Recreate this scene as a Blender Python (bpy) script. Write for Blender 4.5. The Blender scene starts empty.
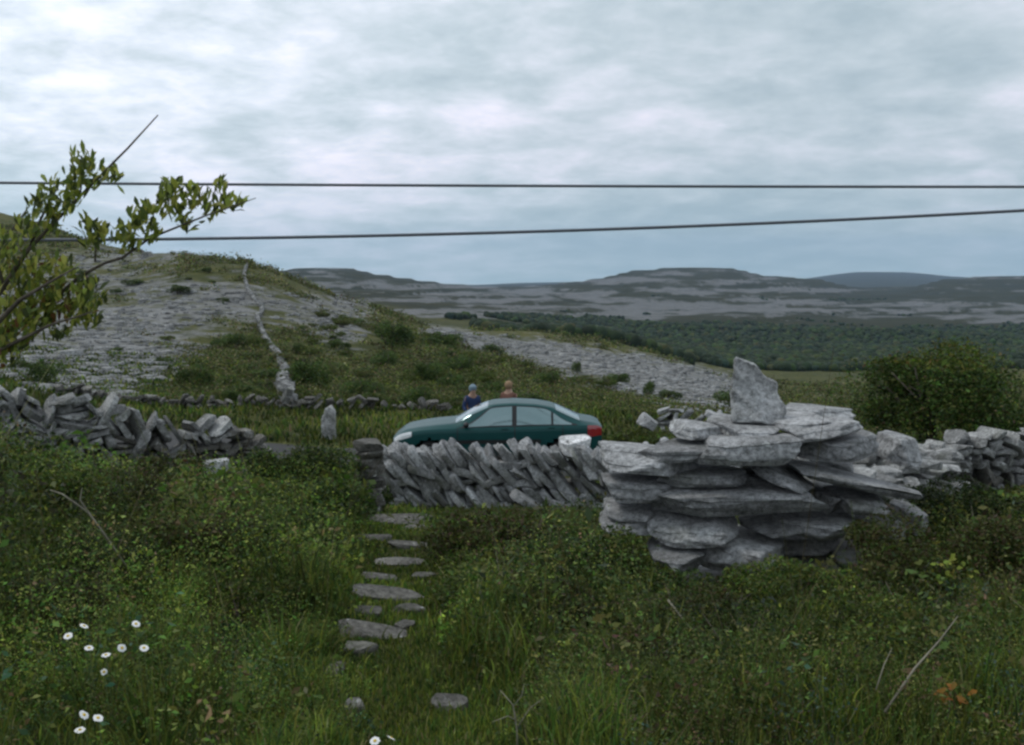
import bpy, bmesh, math, random
import numpy as np
from mathutils import Vector, Matrix, Euler

R = math.radians
rng = np.random.default_rng(7)
rnd = random.Random(11)
S = bpy.context.scene
COL = S.collection

# ------------------------------------------------------------------ camera maths
EYE = 4.0
F = 1000.0
PITCH = math.atan(87.5 / F)
cp, sp = math.cos(PITCH), math.sin(PITCH)

def slope(py):
    v = (372.5 - np.asarray(py, float)) / F
    return (-sp + cp * v) / (cp + sp * v)

def pt(px, py, Y):
    """world point seen at a photo position, at forward distance Y"""
    v = (372.5 - py) / F; u = (px - 512.0) / F
    k = Y / (cp + sp * v)
    return Vector((u * k, Y, EYE + (-sp + cp * v) * k))

def to_px(x, y, z):
    y = np.maximum(y, 0.05)
    s = (z - EYE) / y
    v = (s * cp + sp) / (cp - s * sp)
    return 512 + (x / y) * (cp + sp * v) * F, 372.5 - v * F

# ------------------------------------------------------------------ numpy noise
def _h(ix, iy, seed):
    n = (ix.astype(np.int64) * 374761393 + iy.astype(np.int64) * 668265263 + seed * 2147483647 // 7)
    n = (n ^ (n >> 13)) * 1274126177
    n = n ^ (n >> 16)
    return (n & 0xFFFFF) / float(0xFFFFF)

def vnoise(x, y, seed=0):
    x = np.asarray(x, float); y = np.asarray(y, float)
    ix = np.floor(x); iy = np.floor(y)
    fx = x - ix; fy = y - iy
    fx = fx * fx * (3 - 2 * fx); fy = fy * fy * (3 - 2 * fy)
    a = _h(ix, iy, seed); b = _h(ix + 1, iy, seed); c = _h(ix, iy + 1, seed); d = _h(ix + 1, iy + 1, seed)
    return (a * (1 - fx) + b * fx) * (1 - fy) + (c * (1 - fx) + d * fx) * fy

def fbm(x, y, seed=0, oct=4):
    s = 0; a = 0.5; t = 0
    for i in range(oct):
        s = s + a * vnoise(x, y, seed + i * 17); t += a
        x = x * 2.03 + 11.3; y = y * 2.03 - 7.1; a *= 0.5
    return s / t

def sst(a, b, x):
    t = np.clip((x - a) / (b - a), 0, 1)
    return t * t * (3 - 2 * t)

# ------------------------------------------------------------------ terrain heights
NY = [0, 3, 5, 8, 12, 15, 18, 20, 22, 24, 26]
near = {
 -200: [-1.6, -1.6, -1.7, -1.85, -2.1, -2.2, -2.3, -2.35, -2.35, -2.35, -2.35],
 0:   [-1.6, -1.7, -1.9, -2.15, -2.5, -2.7, -2.85, -2.95, -2.95, -2.95, -3.0],
 125: [-1.6, -1.75, -2.0, -2.35, -2.8, -3.1, -3.3, -3.4, -3.4, -3.4, -3.4],
 250: [-1.6, -1.75, -2.05, -2.5, -3.0, -3.45, -3.65, -3.78, -3.8, -3.8, -3.75],
 330: [-1.6, -1.75, -2.05, -2.5, -3.1, -3.55, -3.85, -3.95, -3.95, -3.95, -3.9],
 430: [-1.6, -1.75, -2.05, -2.5, -3.1, -3.6, -3.92, -3.98, -3.98, -3.98, -3.95],
 520: [-1.6, -1.75, -2.05, -2.5, -3.1, -3.6, -3.92, -3.98, -3.98, -3.98, -3.95],
 620: [-1.6, -1.75, -2.05, -2.5, -3.1, -3.6, -3.92, -3.98, -3.98, -3.98, -4.0],
 730: [-1.6, -1.75, -2.05, -2.55, -3.1, -3.5, -3.85, -4.05, -4.05, -4.05, -4.4],
 850: [-1.6, -1.75, -2.05, -2.5, -2.95, -3.15, -3.5, -3.85, -3.85, -3.85, -4.3],
 1024:[-1.6, -1.75, -2.0, -2.4, -2.7, -2.95, -3.2, -3.6, -3.6, -3.6, -4.0],
 1200:[-1.6, -1.7, -1.9, -2.3, -2.6, -2.8, -3.1, -3.4, -3.4, -3.4, -3.8]}
far = {
 -200: [(32,350),(50,330),(80,300),(130,265),(200,230),(300,190),(420,165),(650,175),(1200,250),(3000,262),(9000,285)],
 0:   [(32,378),(50,356),(80,330),(130,300),(200,265),(300,232),(420,211),(650,222),(1200,262),(3000,268),(9000,285)],
 60:  [(32,389),(50,360),(80,333),(130,300),(200,262),(280,236),(420,226),(650,236),(1200,272),(3000,270),(9000,285)],
 125: [(32,398),(50,368),(80,336),(130,300),(200,262),(260,248),(400,264),(800,300),(3000,275),(9000,285)],
 190: [(32,402),(50,375),(80,342),(120,303),(180,258),(230,255),(400,280),(800,300),(3000,275),(9000,285)],
 250: [(30,404),(50,382),(80,347),(120,305),(170,262),(230,270),(400,292),(800,302),(1300,296),(2500,276),(4000,278),(9000,285)],
 290: [(30,406),(50,385),(80,352),(120,312),(170,276),(230,284),(400,298),(800,302),(1300,292),(2500,268),(4000,275),(9000,285)],
 330: [(30,407),(50,388),(80,357),(120,322),(170,293),(250,298),(400,304),(700,300),(1300,291),(2500,266.5),(4000,275),(9000,285)],
 355: [(30,407),(50,389),(80,360),(120,328),(170,302),(250,303),(400,306),(700,301),(1300,292),(2500,268),(4000,276),(9000,285)],
 375: [(30,407),(50,391),(80,362),(120,332),(170,310),(250,308),(400,308),(700,303),(1300,293),(2500,274),(4000,278),(9000,285)],
 430: [(30,408),(50,395),(80,365),(120,338),(160,326),(220,330),(300,332),(450,325),(700,313),(1300,300),(2500,280),(4000,284),(9000,285)],
 480: [(30,409),(50,397),(80,372),(120,350),(170,335),(240,332),(320,332),(450,328),(700,318),(1300,303),(2500,287),(4000,287),(9000,285)],
 520: [(30,410),(50,398),(80,380),(120,362),(170,347),(240,336),(300,331),(450,335),(700,325),(1000,314),(1500,303),(2500,290),(4000,287),(9000,283)],
 570: [(30,412),(50,401),(80,386),(120,368),(180,353),(260,340),(320,337),(480,345),(700,336),(1100,321),(1600,306),(2400,289),(3200,282),(5000,285),(9000,282)],
 600: [(30,414),(50,403),(80,389),(120,371),(190,356),(270,343),(330,341),(500,348),(700,340),(1100,324),(1600,307),(2400,286),(3200,278),(5000,285),(9000,283)],
 630: [(30,416),(50,406),(80,393),(130,375),(200,361),(290,350),(350,348),(500,352),(700,344),(1100,325),(1600,308),(2500,281),(3200,269),(5000,285),(9000,285)],
 680: [(30,422),(50,412),(80,400),(130,385),(200,371),(290,361),(350,362),(500,358),(700,348),(1100,327),(1600,308),(2500,280),(3200,266),(5000,285),(9000,285)],
 735: [(30,430),(50,418),(80,406),(130,397),(200,388),(280,380),(350,378),(500,366),(700,352),(1100,330),(1600,309),(2500,282),(3200,266.5),(5000,285),(9000,285)],
 760: [(30,433),(50,422),(80,410),(130,402),(200,392),(280,383),(350,380),(500,368),(700,353),(1100,331),(1600,310),(2500,285),(3200,273),(5000,285),(9000,285)],
 820: [(30,440),(50,428),(80,414),(130,405),(200,395),(300,386),(500,369),(700,354),(1100,332),(1600,312),(2500,292),(3200,279),(5000,287),(9000,276)],
 855: [(30,442),(50,430),(80,416),(130,406),(200,396),(300,387),(500,370),(700,355),(1100,333),(1600,314),(2500,297),(3400,288),(5000,288),(9000,271.5)],
 910: [(30,442),(50,430),(80,416),(130,406),(200,396),(300,387),(500,370),(700,355),(1100,333),(1600,315),(2500,298),(3400,287),(5000,288),(9000,272)],
 945: [(30,440),(50,428),(80,414),(130,405),(200,395),(300,386),(500,369),(700,355),(1100,334),(1600,316),(2500,294),(3200,277),(5000,287),(9000,276)],
 1024:[(30,432),(50,420),(80,408),(130,400),(200,391),(300,383),(500,368),(700,356),(1100,336),(1600,317),(2500,292),(3200,274),(5000,285),(9000,280)],
 1200:[(30,425),(50,415),(80,404),(130,396),(200,389),(300,381),(500,368),(700,356),(1100,336),(1600,317),(2500,290),(3200,268),(5000,280),(9000,282)]}

LY0, LY1, NYD = math.log(1.0), math.log(9001.0), 420
lyg = np.linspace(LY0, LY1, NYD)                       # log(Y+1)
Yg = np.exp(lyg) - 1
colx = sorted(far)
prof = []
for c in colx:
    nz = [np.interp(c, sorted(near), [near[k][i] for k in sorted(near)]) for i in range(len(NY))]
    ys = list(NY) + [p[0] for p in far[c]]
    zs = nz + [float(slope(p[1])) * p[0] for p in far[c]]
    # interpolate the sight-line slope so that skylines stay where they are
    sl = np.array(zs) / (np.array(ys) + 1.2)
    prof.append(np.interp(lyg, np.log(np.array(ys) + 1), sl) * (Yg + 1.2))
prof = np.array(prof)
tg = np.linspace(-0.72, 0.70, 285)
pxg = 512 + tg * F
LUT = np.array([np.interp(pxg, colx, (prof[:, j] / (Yg[j] + 1.2))) for j in range(NYD)])   # slope
def blur(a, n, ax):
    k = np.hanning(n + 2)[1:-1]; k /= k.sum()
    p = [(0, 0), (0, 0)]; p[ax] = (n // 2, n // 2)
    b = np.pad(a, p, mode='edge')
    return np.apply_along_axis(lambda m: np.convolve(m, k, 'valid'), ax, b)
LUT = blur(LUT, 7, 0); LUT = blur(LUT, 5, 1)

def H(x, y, detail=True):
    x = np.asarray(x, float); y = np.asarray(y, float)
    az = np.arctan2(x, y); r = np.hypot(x, y)
    azc = np.clip(az, -0.61, 0.61)
    t = np.tan(azc); Y = r * np.cos(azc)
    fi = np.clip((np.log(Y + 1) - LY0) / (LY1 - LY0), 0, 1) * (NYD - 1)
    fj = np.clip((t - tg[0]) / (tg[-1] - tg[0]), 0, 1) * (len(tg) - 1)
    i0 = np.minimum(fi.astype(int), NYD - 2); j0 = np.minimum(fj.astype(int), len(tg) - 2)
    a = fi - i0; b = fj - j0
    s = (LUT[i0, j0] * (1 - b) + LUT[i0, j0 + 1] * b) * (1 - a) + (LUT[i0 + 1, j0] * (1 - b) + LUT[i0 + 1, j0 + 1] * b) * a
    z = s * (Y + 1.2)
    wb = sst(1.0, 1.9, np.abs(az))
    zb = -1.6 + 0.02 * np.minimum(r, 800) * (0.5 + 0.5 * vnoise(x / 90, y / 90, 3))
    z = z * (1 - wb) + zb * wb
    if detail:
        road = 1 - sst(19.0, 20.0, Y) * (1 - sst(24.6, 26, Y))
        z = z + (fbm(x / 1.3, y / 1.3, 5, 3) - 0.5) * 0.14 * road * sst(1, 4, r)
        z = z + (fbm(x / 7, y / 7, 9, 4) - 0.5) * 0.9 * sst(34, 70, Y)
        z = z + (fbm(x / 35, y / 35, 21, 4) - 0.5) * 2.4 * sst(90, 200, Y)
        z = z + (fbm(x / 200, y / 200, 31, 4) - 0.5) * 14 * sst(420, 1100, Y) * (1 - sst(7000, 9000, Y) * .6)
        # limestone terraces of the distant hills
        k = sst(900, 1500, Y) * 0.75 * (1 - sst(5000, 7000, Y))
        st = 9.0; q = (z + 60 + 4 * fbm(x / 300, y / 300, 77, 2)) / st
        fr = q - np.floor(q)
        z = z + k * st * (sst(0.55, 1.0, fr) - fr)
    return z + EYE

# ------------------------------------------------------------------ object helpers
def tag(o, label=None, cat=None, group=None, kind=None):
    if cat and not kind: kind = 'thing'
    if label: o['label'] = label
    if cat: o['category'] = cat
    if group: o['group'] = group
    if kind: o['kind'] = kind
    return o

def empty(name, loc=(0, 0, 0), rz=0.0):
    o = bpy.data.objects.new(name, None); COL.objects.link(o)
    o.location = loc; o.rotation_euler = (0, 0, rz); o.empty_display_size = 0.2
    return o

def np_mesh(name, V, faces, mat, parent=None, col=None, smooth=False, attrs=None, angle=None):
    """faces: list of int arrays (n,k)"""
    me = bpy.data.meshes.new(name)
    V = np.asarray(V, np.float32)
    me.vertices.add(len(V)); me.vertices.foreach_set('co', V.ravel())
    if isinstance(faces, np.ndarray): faces = [faces]
    nl = sum(f.size for f in faces); nf = sum(len(f) for f in faces)
    me.loops.add(nl); me.polygons.add(nf)
    vi = np.concatenate([f.ravel() for f in faces]).astype(np.int32)
    ls = []; st = 0
    for f in faces:
        ls.append(st + np.arange(len(f)) * f.shape[1]); st += f.size
    me.loops.foreach_set('vertex_index', vi)
    me.polygons.foreach_set('loop_start', np.concatenate(ls).astype(np.int32))
    if smooth or angle: me.polygons.foreach_set('use_smooth', np.ones(nf, bool))
    me.update(calc_edges=True); me.validate()
    if angle: me.set_sharp_from_angle(angle=angle)
    if col is not None:
        a = me.color_attributes.new('Col', 'FLOAT_COLOR', 'POINT')
        c = np.ones((len(V), 4), np.float32); c[:, :3] = col
        a.data.foreach_set('color', c.ravel())
    for k, v in (attrs or {}).items():
        a = me.attributes.new(k, 'FLOAT', 'POINT'); a.data.foreach_set('value', np.asarray(v, np.float32))
    if mat: me.materials.append(mat)
    o = bpy.data.objects.new(name, me); COL.objects.link(o)
    if parent: o.parent = parent
    return o

def tube(pts, rad, n=6):
    """vertices and quad faces of a tapering tube through pts"""
    pts = [Vector(p) for p in pts]; V = []; Fq = []
    prev = None
    for i, p in enumerate(pts):
        d = (pts[min(i + 1, len(pts) - 1)] - pts[max(i - 1, 0)]).normalized()
        up = prev if prev is not None else (Vector((0, 0, 1)) if abs(d.z) < .9 else Vector((1, 0, 0)))
        a = d.cross(up).normalized(); b = a.cross(d).normalized(); prev = b
        r = rad[i] if hasattr(rad, '__len__') else rad
        for k in range(n):
            an = 2 * math.pi * k / n
            V.append(p + (a * math.cos(an) + b * math.sin(an)) * r)
        if i:
            for k in range(n):
                Fq.append([(i - 1) * n + k, (i - 1) * n + (k + 1) % n, i * n + (k + 1) % n, i * n + k])
    c0 = len(V); V.append(pts[0]); V.append(pts[-1])
    L = len(pts) - 1
    for k in range(n):
        Fq.append([c0, (k + 1) % n, k, c0]); Fq.append([c0 + 1, L * n + k, L * n + (k + 1) % n, c0 + 1])
    q = [f for f in Fq if f[0] != f[3]]; t = [f[:3] for f in Fq if f[0] == f[3]]
    return np.array([list(v) for v in V]), np.array(q), np.array(t)

class Acc:
    def __init__(s): s.V = []; s.Q = []; s.T = []; s.C = []; s.n = 0
    def add(s, V, Q=None, T=None, c=None):
        if Q is not None and len(Q): s.Q.append(np.asarray(Q) + s.n)
        if T is not None and len(T): s.T.append(np.asarray(T) + s.n)
        s.V.append(np.asarray(V)); s.n += len(V)
        if c is not None: s.C.append(np.broadcast_to(np.asarray(c, float), (len(V), 3)))
    def build(s, name, mat, parent=None, **kw):
        f = []
        if s.Q: f.append(np.concatenate(s.Q))
        if s.T: f.append(np.concatenate(s.T))
        return np_mesh(name, np.concatenate(s.V), f, mat, parent, col=np.concatenate(s.C) if s.C else None, **kw)

# ------------------------------------------------------------------ materials
def mat(name, rough=0.8, spec=0.3):
    m = bpy.data.materials.new(name); m.use_nodes = True
    b = m.node_tree.nodes['Principled BSDF']
    b.inputs['Roughness'].default_value = rough
    b.inputs['Specular IOR Level'].default_value = spec
    return m, m.node_tree.nodes, m.node_tree.links, b

def simple(name, col, rough=0.6, spec=0.4, metal=0.0, coat=0.0, var=0.08, scale=6, bump=0.0):
    m, N, L, b = mat(name, rough, spec)
    tc = N.new('ShaderNodeTexCoord'); no = N.new('ShaderNodeTexNoise'); no.inputs['Scale'].default_value = scale
    no.inputs['Detail'].default_value = 4
    L.new(tc.outputs['Object'], no.inputs['Vector'])
    r = N.new('ShaderNodeValToRGB')
    r.color_ramp.elements[0].position = .3; r.color_ramp.elements[1].position = .7
    r.color_ramp.elements[0].color = tuple(c * (1 - var) for c in col) + (1,)
    r.color_ramp.elements[1].color = tuple(min(1, c * (1 + var)) for c in col) + (1,)
    L.new(no.outputs['Fac'], r.inputs['Fac']); L.new(r.outputs['Color'], b.inputs['Base Color'])
    b.inputs['Metallic'].default_value = metal; b.inputs['Coat Weight'].default_value = coat
    if bump:
        bp = N.new('ShaderNodeBump'); bp.inputs['Strength'].default_value = bump; bp.inputs['Distance'].default_value = .01
        L.new(no.outputs['Fac'], bp.inputs['Height']); L.new(bp.outputs['Normal'], b.inputs['Normal'])
    return m

def leaf_mat(name, rough=0.55, trans=0.35, bright=1.0):
    m, N, L, b = mat(name, rough, 0.25)
    at = N.new('ShaderNodeAttribute'); at.attribute_name = 'Col'
    mul = N.new('ShaderNodeVectorMath'); mul.operation = 'SCALE'; mul.inputs['Scale'].default_value = bright
    L.new(at.outputs['Color'], mul.inputs[0])
    L.new(mul.outputs[0], b.inputs['Base Color'])
    tr = N.new('ShaderNodeBsdfTranslucent'); L.new(mul.outputs[0], tr.inputs['Color'])
    mx = N.new('ShaderNodeMixShader'); mx.inputs[0].default_value = trans
    L.new(b.outputs[0], mx.inputs[1]); L.new(tr.outputs[0], mx.inputs[2])
    L.new(mx.outputs[0], N['Material Output'].inputs['Surface'])
    return m

def stone_mat(name, base=(0.52, 0.522, 0.53), sc=1.0):
    m, N, L, b = mat(name, 0.9, 0.2)
    tc = N.new('ShaderNodeTexCoord'); oi = N.new('ShaderNodeObjectInfo'); ge = N.new('ShaderNodeNewGeometry')
    ad = N.new('ShaderNodeVectorMath'); ad.operation = 'ADD'
    cmb = N.new('ShaderNodeCombineXYZ'); mm = N.new('ShaderNodeMath'); mm.operation = 'MULTIPLY'; mm.inputs[1].default_value = 37.0
    L.new(oi.outputs['Random'], mm.inputs[0]); L.new(mm.outputs[0], cmb.inputs[0]); L.new(mm.outputs[0], cmb.inputs[2])
    L.new(tc.outputs['Object'], ad.inputs[0]); L.new(cmb.outputs[0], ad.inputs[1])
    def noise(s, d=6, ro=.6):
        n = N.new('ShaderNodeTexNoise'); n.inputs['Scale'].default_value = s * sc; n.inputs['Detail'].default_value = d
        n.inputs['Roughness'].default_value = ro; L.new(ad.outputs[0], n.inputs['Vector']); return n
    n1 = noise(3.0); n2 = noise(20, 9, .75); n3 = noise(9, 7, .7)
    r1 = N.new('ShaderNodeValToRGB'); e = r1.color_ramp.elements
    e[0].position = .32; e[0].color = (base[0] * .55, base[1] * .55, base[2] * .54, 1)
    e[1].position = .66; e[1].color = (base[0] * 1.12, base[1] * 1.12, base[2] * 1.12, 1)
    L.new(n1.outputs['Fac'], r1.inputs['Fac'])
    r2 = N.new('ShaderNodeValToRGB'); e = r2.color_ramp.elements
    e[0].position = .38; e[0].color = (.42, .42, .42, 1); e[1].position = .60; e[1].color = (1.15, 1.15, 1.15, 1)
    L.new(n2.outputs['Fac'], r2.inputs['Fac'])
    mu = N.new('ShaderNodeMix'); mu.data_type = 'RGBA'; mu.blend_type = 'MULTIPLY'; mu.inputs[0].default_value = 1
    L.new(r1.outputs['Color'], mu.inputs[6]); L.new(r2.outputs['Color'], mu.inputs[7])
    # pale lichen and mossy stain
    r3 = N.new('ShaderNodeValToRGB'); e = r3.color_ramp.elements
    e[0].position = .60; e[0].color = (0, 0, 0, 1); e[1].position = .68; e[1].color = (1, 1, 1, 1)
    L.new(n3.outputs['Fac'], r3.inputs['Fac'])
    li = N.new('ShaderNodeMix'); li.data_type = 'RGBA'; L.new(r3.outputs['Color'], li.inputs[0])
    L.new(mu.outputs[2], li.inputs[6]); li.inputs[7].default_value = (.60, .61, .60, 1)
    n4 = noise(1.3, 4); r4 = N.new('ShaderNodeValToRGB'); e = r4.color_ramp.elements
    e[0].position = .56; e[0].color = (0, 0, 0, 1); e[1].position = .72; e[1].color = (.55, .55, .55, 1)
    L.new(n4.outputs['Fac'], r4.inputs['Fac'])
    mo = N.new('ShaderNodeMix'); mo.data_type = 'RGBA'; L.new(r4.outputs['Color'], mo.inputs[0])
    L.new(li.outputs[2], mo.inputs[6]); mo.inputs[7].default_value = (.13, .14, .10, 1)
    # tone of each stone
    s1 = N.new('ShaderNodeMath'); s1.operation = 'ADD'; L.new(oi.outputs['Random'], s1.inputs[0]); L.new(ge.outputs['Random Per Island'], s1.inputs[1])
    fr = N.new('ShaderNodeMath'); fr.operation = 'FRACT'; L.new(s1.outputs[0], fr.inputs[0])
    mr = N.new('ShaderNodeMapRange'); mr.inputs['To Min'].default_value = .6; mr.inputs['To Max'].default_value = 1.25
    L.new(fr.outputs[0], mr.inputs['Value'])
    ton = N.new('ShaderNodeVectorMath'); ton.operation = 'SCALE'
    L.new(mo.outputs[2], ton.inputs[0]); L.new(mr.outputs[0], ton.inputs['Scale'])
    L.new(ton.outputs[0], b.inputs['Base Color'])
    vo = N.new('ShaderNodeTexVoronoi'); vo.feature = 'DISTANCE_TO_EDGE'; vo.inputs['Scale'].default_value = 3.2 * sc
    dv = N.new('ShaderNodeVectorMath'); dv.operation = 'ADD'; L.new(ad.outputs[0], dv.inputs[0]); nv = noise(6, 4); L.new(nv.outputs['Color'], dv.inputs[1]); L.new(dv.outputs[0], vo.inputs['Vector'])
    rc = N.new('ShaderNodeValToRGB'); e = rc.color_ramp.elements; e[0].position = .004; e[0].color = (.38, .38, .36, 1); e[1].position = .03; e[1].color = (1, 1, 1, 1); L.new(vo.outputs['Distance'], rc.inputs['Fac'])
    mc = N.new('ShaderNodeMix'); mc.data_type = 'RGBA'; mc.blend_type = 'MULTIPLY'; mc.inputs[0].default_value = .8; L.new(ton.outputs[0], mc.inputs[6]); L.new(rc.outputs['Color'], mc.inputs[7]); L.new(mc.outputs[2], b.inputs['Base Color'])
    bp = N.new('ShaderNodeBump'); bp.inputs['Strength'].default_value = 1.0; bp.inputs['Distance'].default_value = .03 / sc
    L.new(n2.outputs['Fac'], bp.inputs['Height']); L.new(bp.outputs['Normal'], b.inputs['Normal'])
    return m

M_stone = stone_mat('limestone')
M_stone_far = stone_mat('limestone_far', base=(.41, .41, .405), sc=.5)
M_stone_wall = stone_mat('wall_limestone', base=(.44, .44, .435), sc=1.1)
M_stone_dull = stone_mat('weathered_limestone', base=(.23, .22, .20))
M_leaf = leaf_mat('leaves')
M_grass = leaf_mat('grass_blades', .6, .3)
M_bark = simple('bark', (.10, .085, .07), .9, .1, var=.4, scale=30, bump=.4)
M_dry = simple('dry_stem', (.24, .22, .17), .8, .2, var=.25, scale=20)

# ground: limestone and turf blended by what is there
def ground_mat():
    m, N, L, b = mat('ground_surface', .95, .1)
    tc = N.new('ShaderNodeTexCoord'); at = N.new('ShaderNodeAttribute'); at.attribute_name = 'rock'
    def noise(s, d=5, ro=.6, vec=None):
        n = N.new('ShaderNodeTexNoise'); n.inputs['Scale'].default_value = s; n.inputs['Detail'].default_value = d
        n.inputs['Roughness'].default_value = ro; L.new(vec or tc.outputs['Object'], n.inputs['Vector']); return n
    def ramp(n, stops):
        r = N.new('ShaderNodeValToRGB'); el = r.color_ramp.elements
        while len(el) < len(stops): el.new(.5)
        for e, (p, c) in zip(el, stops): e.position = p; e.color = tuple(c) + (1,)
        L.new(n, r.inputs['Fac']); return r.outputs['Color']
    def mix(f, a, c, mode='MIX'):
        x = N.new('ShaderNodeMix'); x.data_type = 'RGBA'; x.blend_type = mode
        if isinstance(f, float): x.inputs[0].default_value = f
        else: L.new(f, x.inputs[0])
        L.new(a, x.inputs[6])
        L.new(c, x.inputs[7]) if not isinstance(c, tuple) else None
        return x.outputs[2]
    a = noise(.035, 6, .7); c = noise(.4, 6, .65); d = noise(2.5, 6, .6); e = noise(.006, 6, .65)
    rock = ramp(c.outputs['Fac'], [(.3, (.14, .142, .135)), (.55, (.245, .247, .245)), (.75, (.31, .31, .305))])
    rock = mix(1.0, rock, ramp(d.outputs['Fac'], [(.33, (.45, .45, .45)), (.52, (1, 1, 1))]), 'MULTIPLY')
    rock = mix(1.0, rock, ramp(a.outputs['Fac'], [(.35, (.72, .72, .70)), (.6, (1.05, 1.05, 1.05))]), 'MULTIPLY')
    turf = ramp(c.outputs['Fac'], [(.3, (.034, .042, .014)), (.5, (.070, .078, .026)), (.7, (.12, .112, .042))])
    turf = mix(.8, turf, ramp(a.outputs['Fac'], [(.35, (.75, .8, .6)), (.6, (1.2, 1.1, .95))]), 'MULTIPLY')
    dark = ramp(e.outputs['Fac'], [(.35, (.7, .75, .75)), (.62, (1.15, 1.1, 1))])
    turf = mix(1.0, turf, dark, 'MULTIPLY')
    # patchwork inside the blend: rock attribute against noise
    k = N.new('ShaderNodeMath'); k.operation = 'ADD'; k.use_clamp = False
    mr = N.new('ShaderNodeMapRange'); mr.inputs['From Min'].default_value = .3; mr.inputs['From Max'].default_value = .7
    mr.inputs['To Min'].default_value = -.5; mr.inputs['To Max'].default_value = .5
    L.new(noise(.22, 7, .7).outputs['Fac'], mr.inputs['Value'])
    aa = N.new('ShaderNodeAttribute'); aa.attribute_name = 'patchy'
    ml = N.new('ShaderNodeMath'); ml.operation = 'MULTIPLY'; L.new(mr.outputs[0], ml.inputs[0]); L.new(aa.outputs['Fac'], ml.inputs[1])
    L.new(at.outputs['Fac'], k.inputs[0]); L.new(ml.outputs[0], k.inputs[1])
    f = ramp(k.outputs[0], [(.34, (0, 0, 0)), (.66, (1, 1, 1))])
    fs = N.new('ShaderNodeMapRange'); fs.inputs['From Min'].default_value = .55; fs.inputs['From Max'].default_value = 1; fs.inputs['To Min'].default_value = .72; fs.inputs['To Max'].default_value = .95
    L.new(aa.outputs['Fac'], fs.inputs['Value']); rs = N.new('ShaderNodeVectorMath'); rs.operation = 'SCALE'; L.new(rock, rs.inputs[0]); L.new(fs.outputs[0], rs.inputs['Scale'])
    ft = N.new('ShaderNodeMapRange'); ft.inputs['From Min'].default_value = .55; ft.inputs['From Max'].default_value = 1; ft.inputs['To Min'].default_value = .36; ft.inputs['To Max'].default_value = 1
    L.new(aa.outputs['Fac'], ft.inputs['Value']); ts = N.new('ShaderNodeVectorMath'); ts.operation = 'SCALE'; L.new(turf, ts.inputs[0]); L.new(ft.outputs[0], ts.inputs['Scale'])
    L.new(mix(f, ts.outputs[0], rs.outputs[0]), b.inputs['Base Color'])
    bp = N.new('ShaderNodeBump'); bp.inputs['Strength'].default_value = .6; bp.inputs['Distance'].default_value = .15
    L.new(d.outputs['Fac'], bp.inputs['Height']); L.new(bp.outputs['Normal'], b.inputs['Normal'])
    return m
M_ground = ground_mat()

# where bare limestone lies (ellipses: centre px,py of the sight line, radii, amount)
ROCK = [(110, 320, 200, 75, .52), (70, 375, 120, 26, .55), (30, 224, 80, 14, -.8), (258, 378, 60, 34, -.8), (300, 280, 50, 16, -.3), (215, 262, 50, 7, -.15),
        (150, 256, 60, 6, .2), (240, 300, 70, 14, .25), (345, 300, 40, 10, .3), (340, 337, 26, 16, .45), (400, 375, 110, 36, -.28), (330, 315, 46, 10, .22), (420, 352, 34, 7, .2), (360, 368, 30, 6, .2),
        (190, 272, 30, 6, -.3), (110, 300, 30, 6, -.25), (20, 300, 60, 10, .2), (200, 395, 60, 8, -.2)]
BAND = [(400, 322, 5), (440, 334, 6), (480, 342, 7), (520, 350, 9), (560, 357, 11), (600, 364, 11), (650, 373, 12), (700, 384, 13), (760, 397, 15), (860, 404, 14)]
def rock_mask(x, y, z):
    px, py = to_px(x, y, z)
    m = np.full(px.shape, .12)
    Y = y
    midw = (Y > 30) & (Y < 480)
    for (cx, cy, rx, ry, a) in ROCK:
        d = ((px - cx) / rx) ** 2 + ((py - cy) / ry) ** 2
        m = m + a * np.exp(-d * .8) * midw
    bc = np.interp(px, [b[0] for b in BAND], [b[1] for b in BAND]); bw = np.interp(px, [b[0] for b in BAND], [b[2] for b in BAND])
    inb = ((px > 400) & (px < 900) & midw)
    m = m + inb * 1.0 * np.exp(-((py - bc) / (bw * 1.35)) ** 2) * sst(400, 450, px) * (1 - .85 * sst(700, 770, px)) * (.55 + .7 * fbm(px / 40, py / 4, 6, 3))
    m = m + inb * .6 * np.exp(-((py - bc - 20) / 4) ** 2) * sst(540, 600, px) * (1 - sst(735, 770, px)) + inb * .55 * np.exp(-((py - bc - 31) / 3) ** 2) * sst(590, 640, px) * (1 - sst(735, 770, px))
    m = m + inb * (-.3) * np.exp(-((py - bc + 1) / 3.0) ** 2) * (vnoise(px / 60, py / 3, 4) > .55)
    farw = sst(480, 620, Y)
    st = fbm(px / 62 + py * .05, py / 3.3, 55, 4)
    fm = .31 + (st - .5) * 2.6 + (fbm(px / 16, py / 1.5, 58, 3) - .5) * 1.3
    for (cx, cy, rx, ry, a) in [(700, 300, 160, 14, .32), (420, 300, 120, 9, .25), (600, 292, 60, 5, .1), (390, 273, 100, 7, -.5), (690, 268, 60, 4, -.25),
                                (760, 282, 70, 3, -.3), (970, 285, 80, 9, -.3), (950, 311, 90, 8, .4), (780, 330, 260, 11, -.8), (840, 350, 200, 16, -1),
                                (560, 305, 60, 6, -.1), (660, 309, 60, 5, .3), (770, 308, 60, 4, .25), (850, 296, 40, 4, -.4), (560, 322, 80, 4, -.3), (480, 290, 60, 3, -.2)]:
        d = ((px - cx) / rx) ** 2 + ((py - cy) / ry) ** 2
        fm = fm + a * np.exp(-d * .9)
    fm = np.where(Y > 5200, .1, fm)
    m = m * (1 - farw) + fm * farw
    return m

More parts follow.
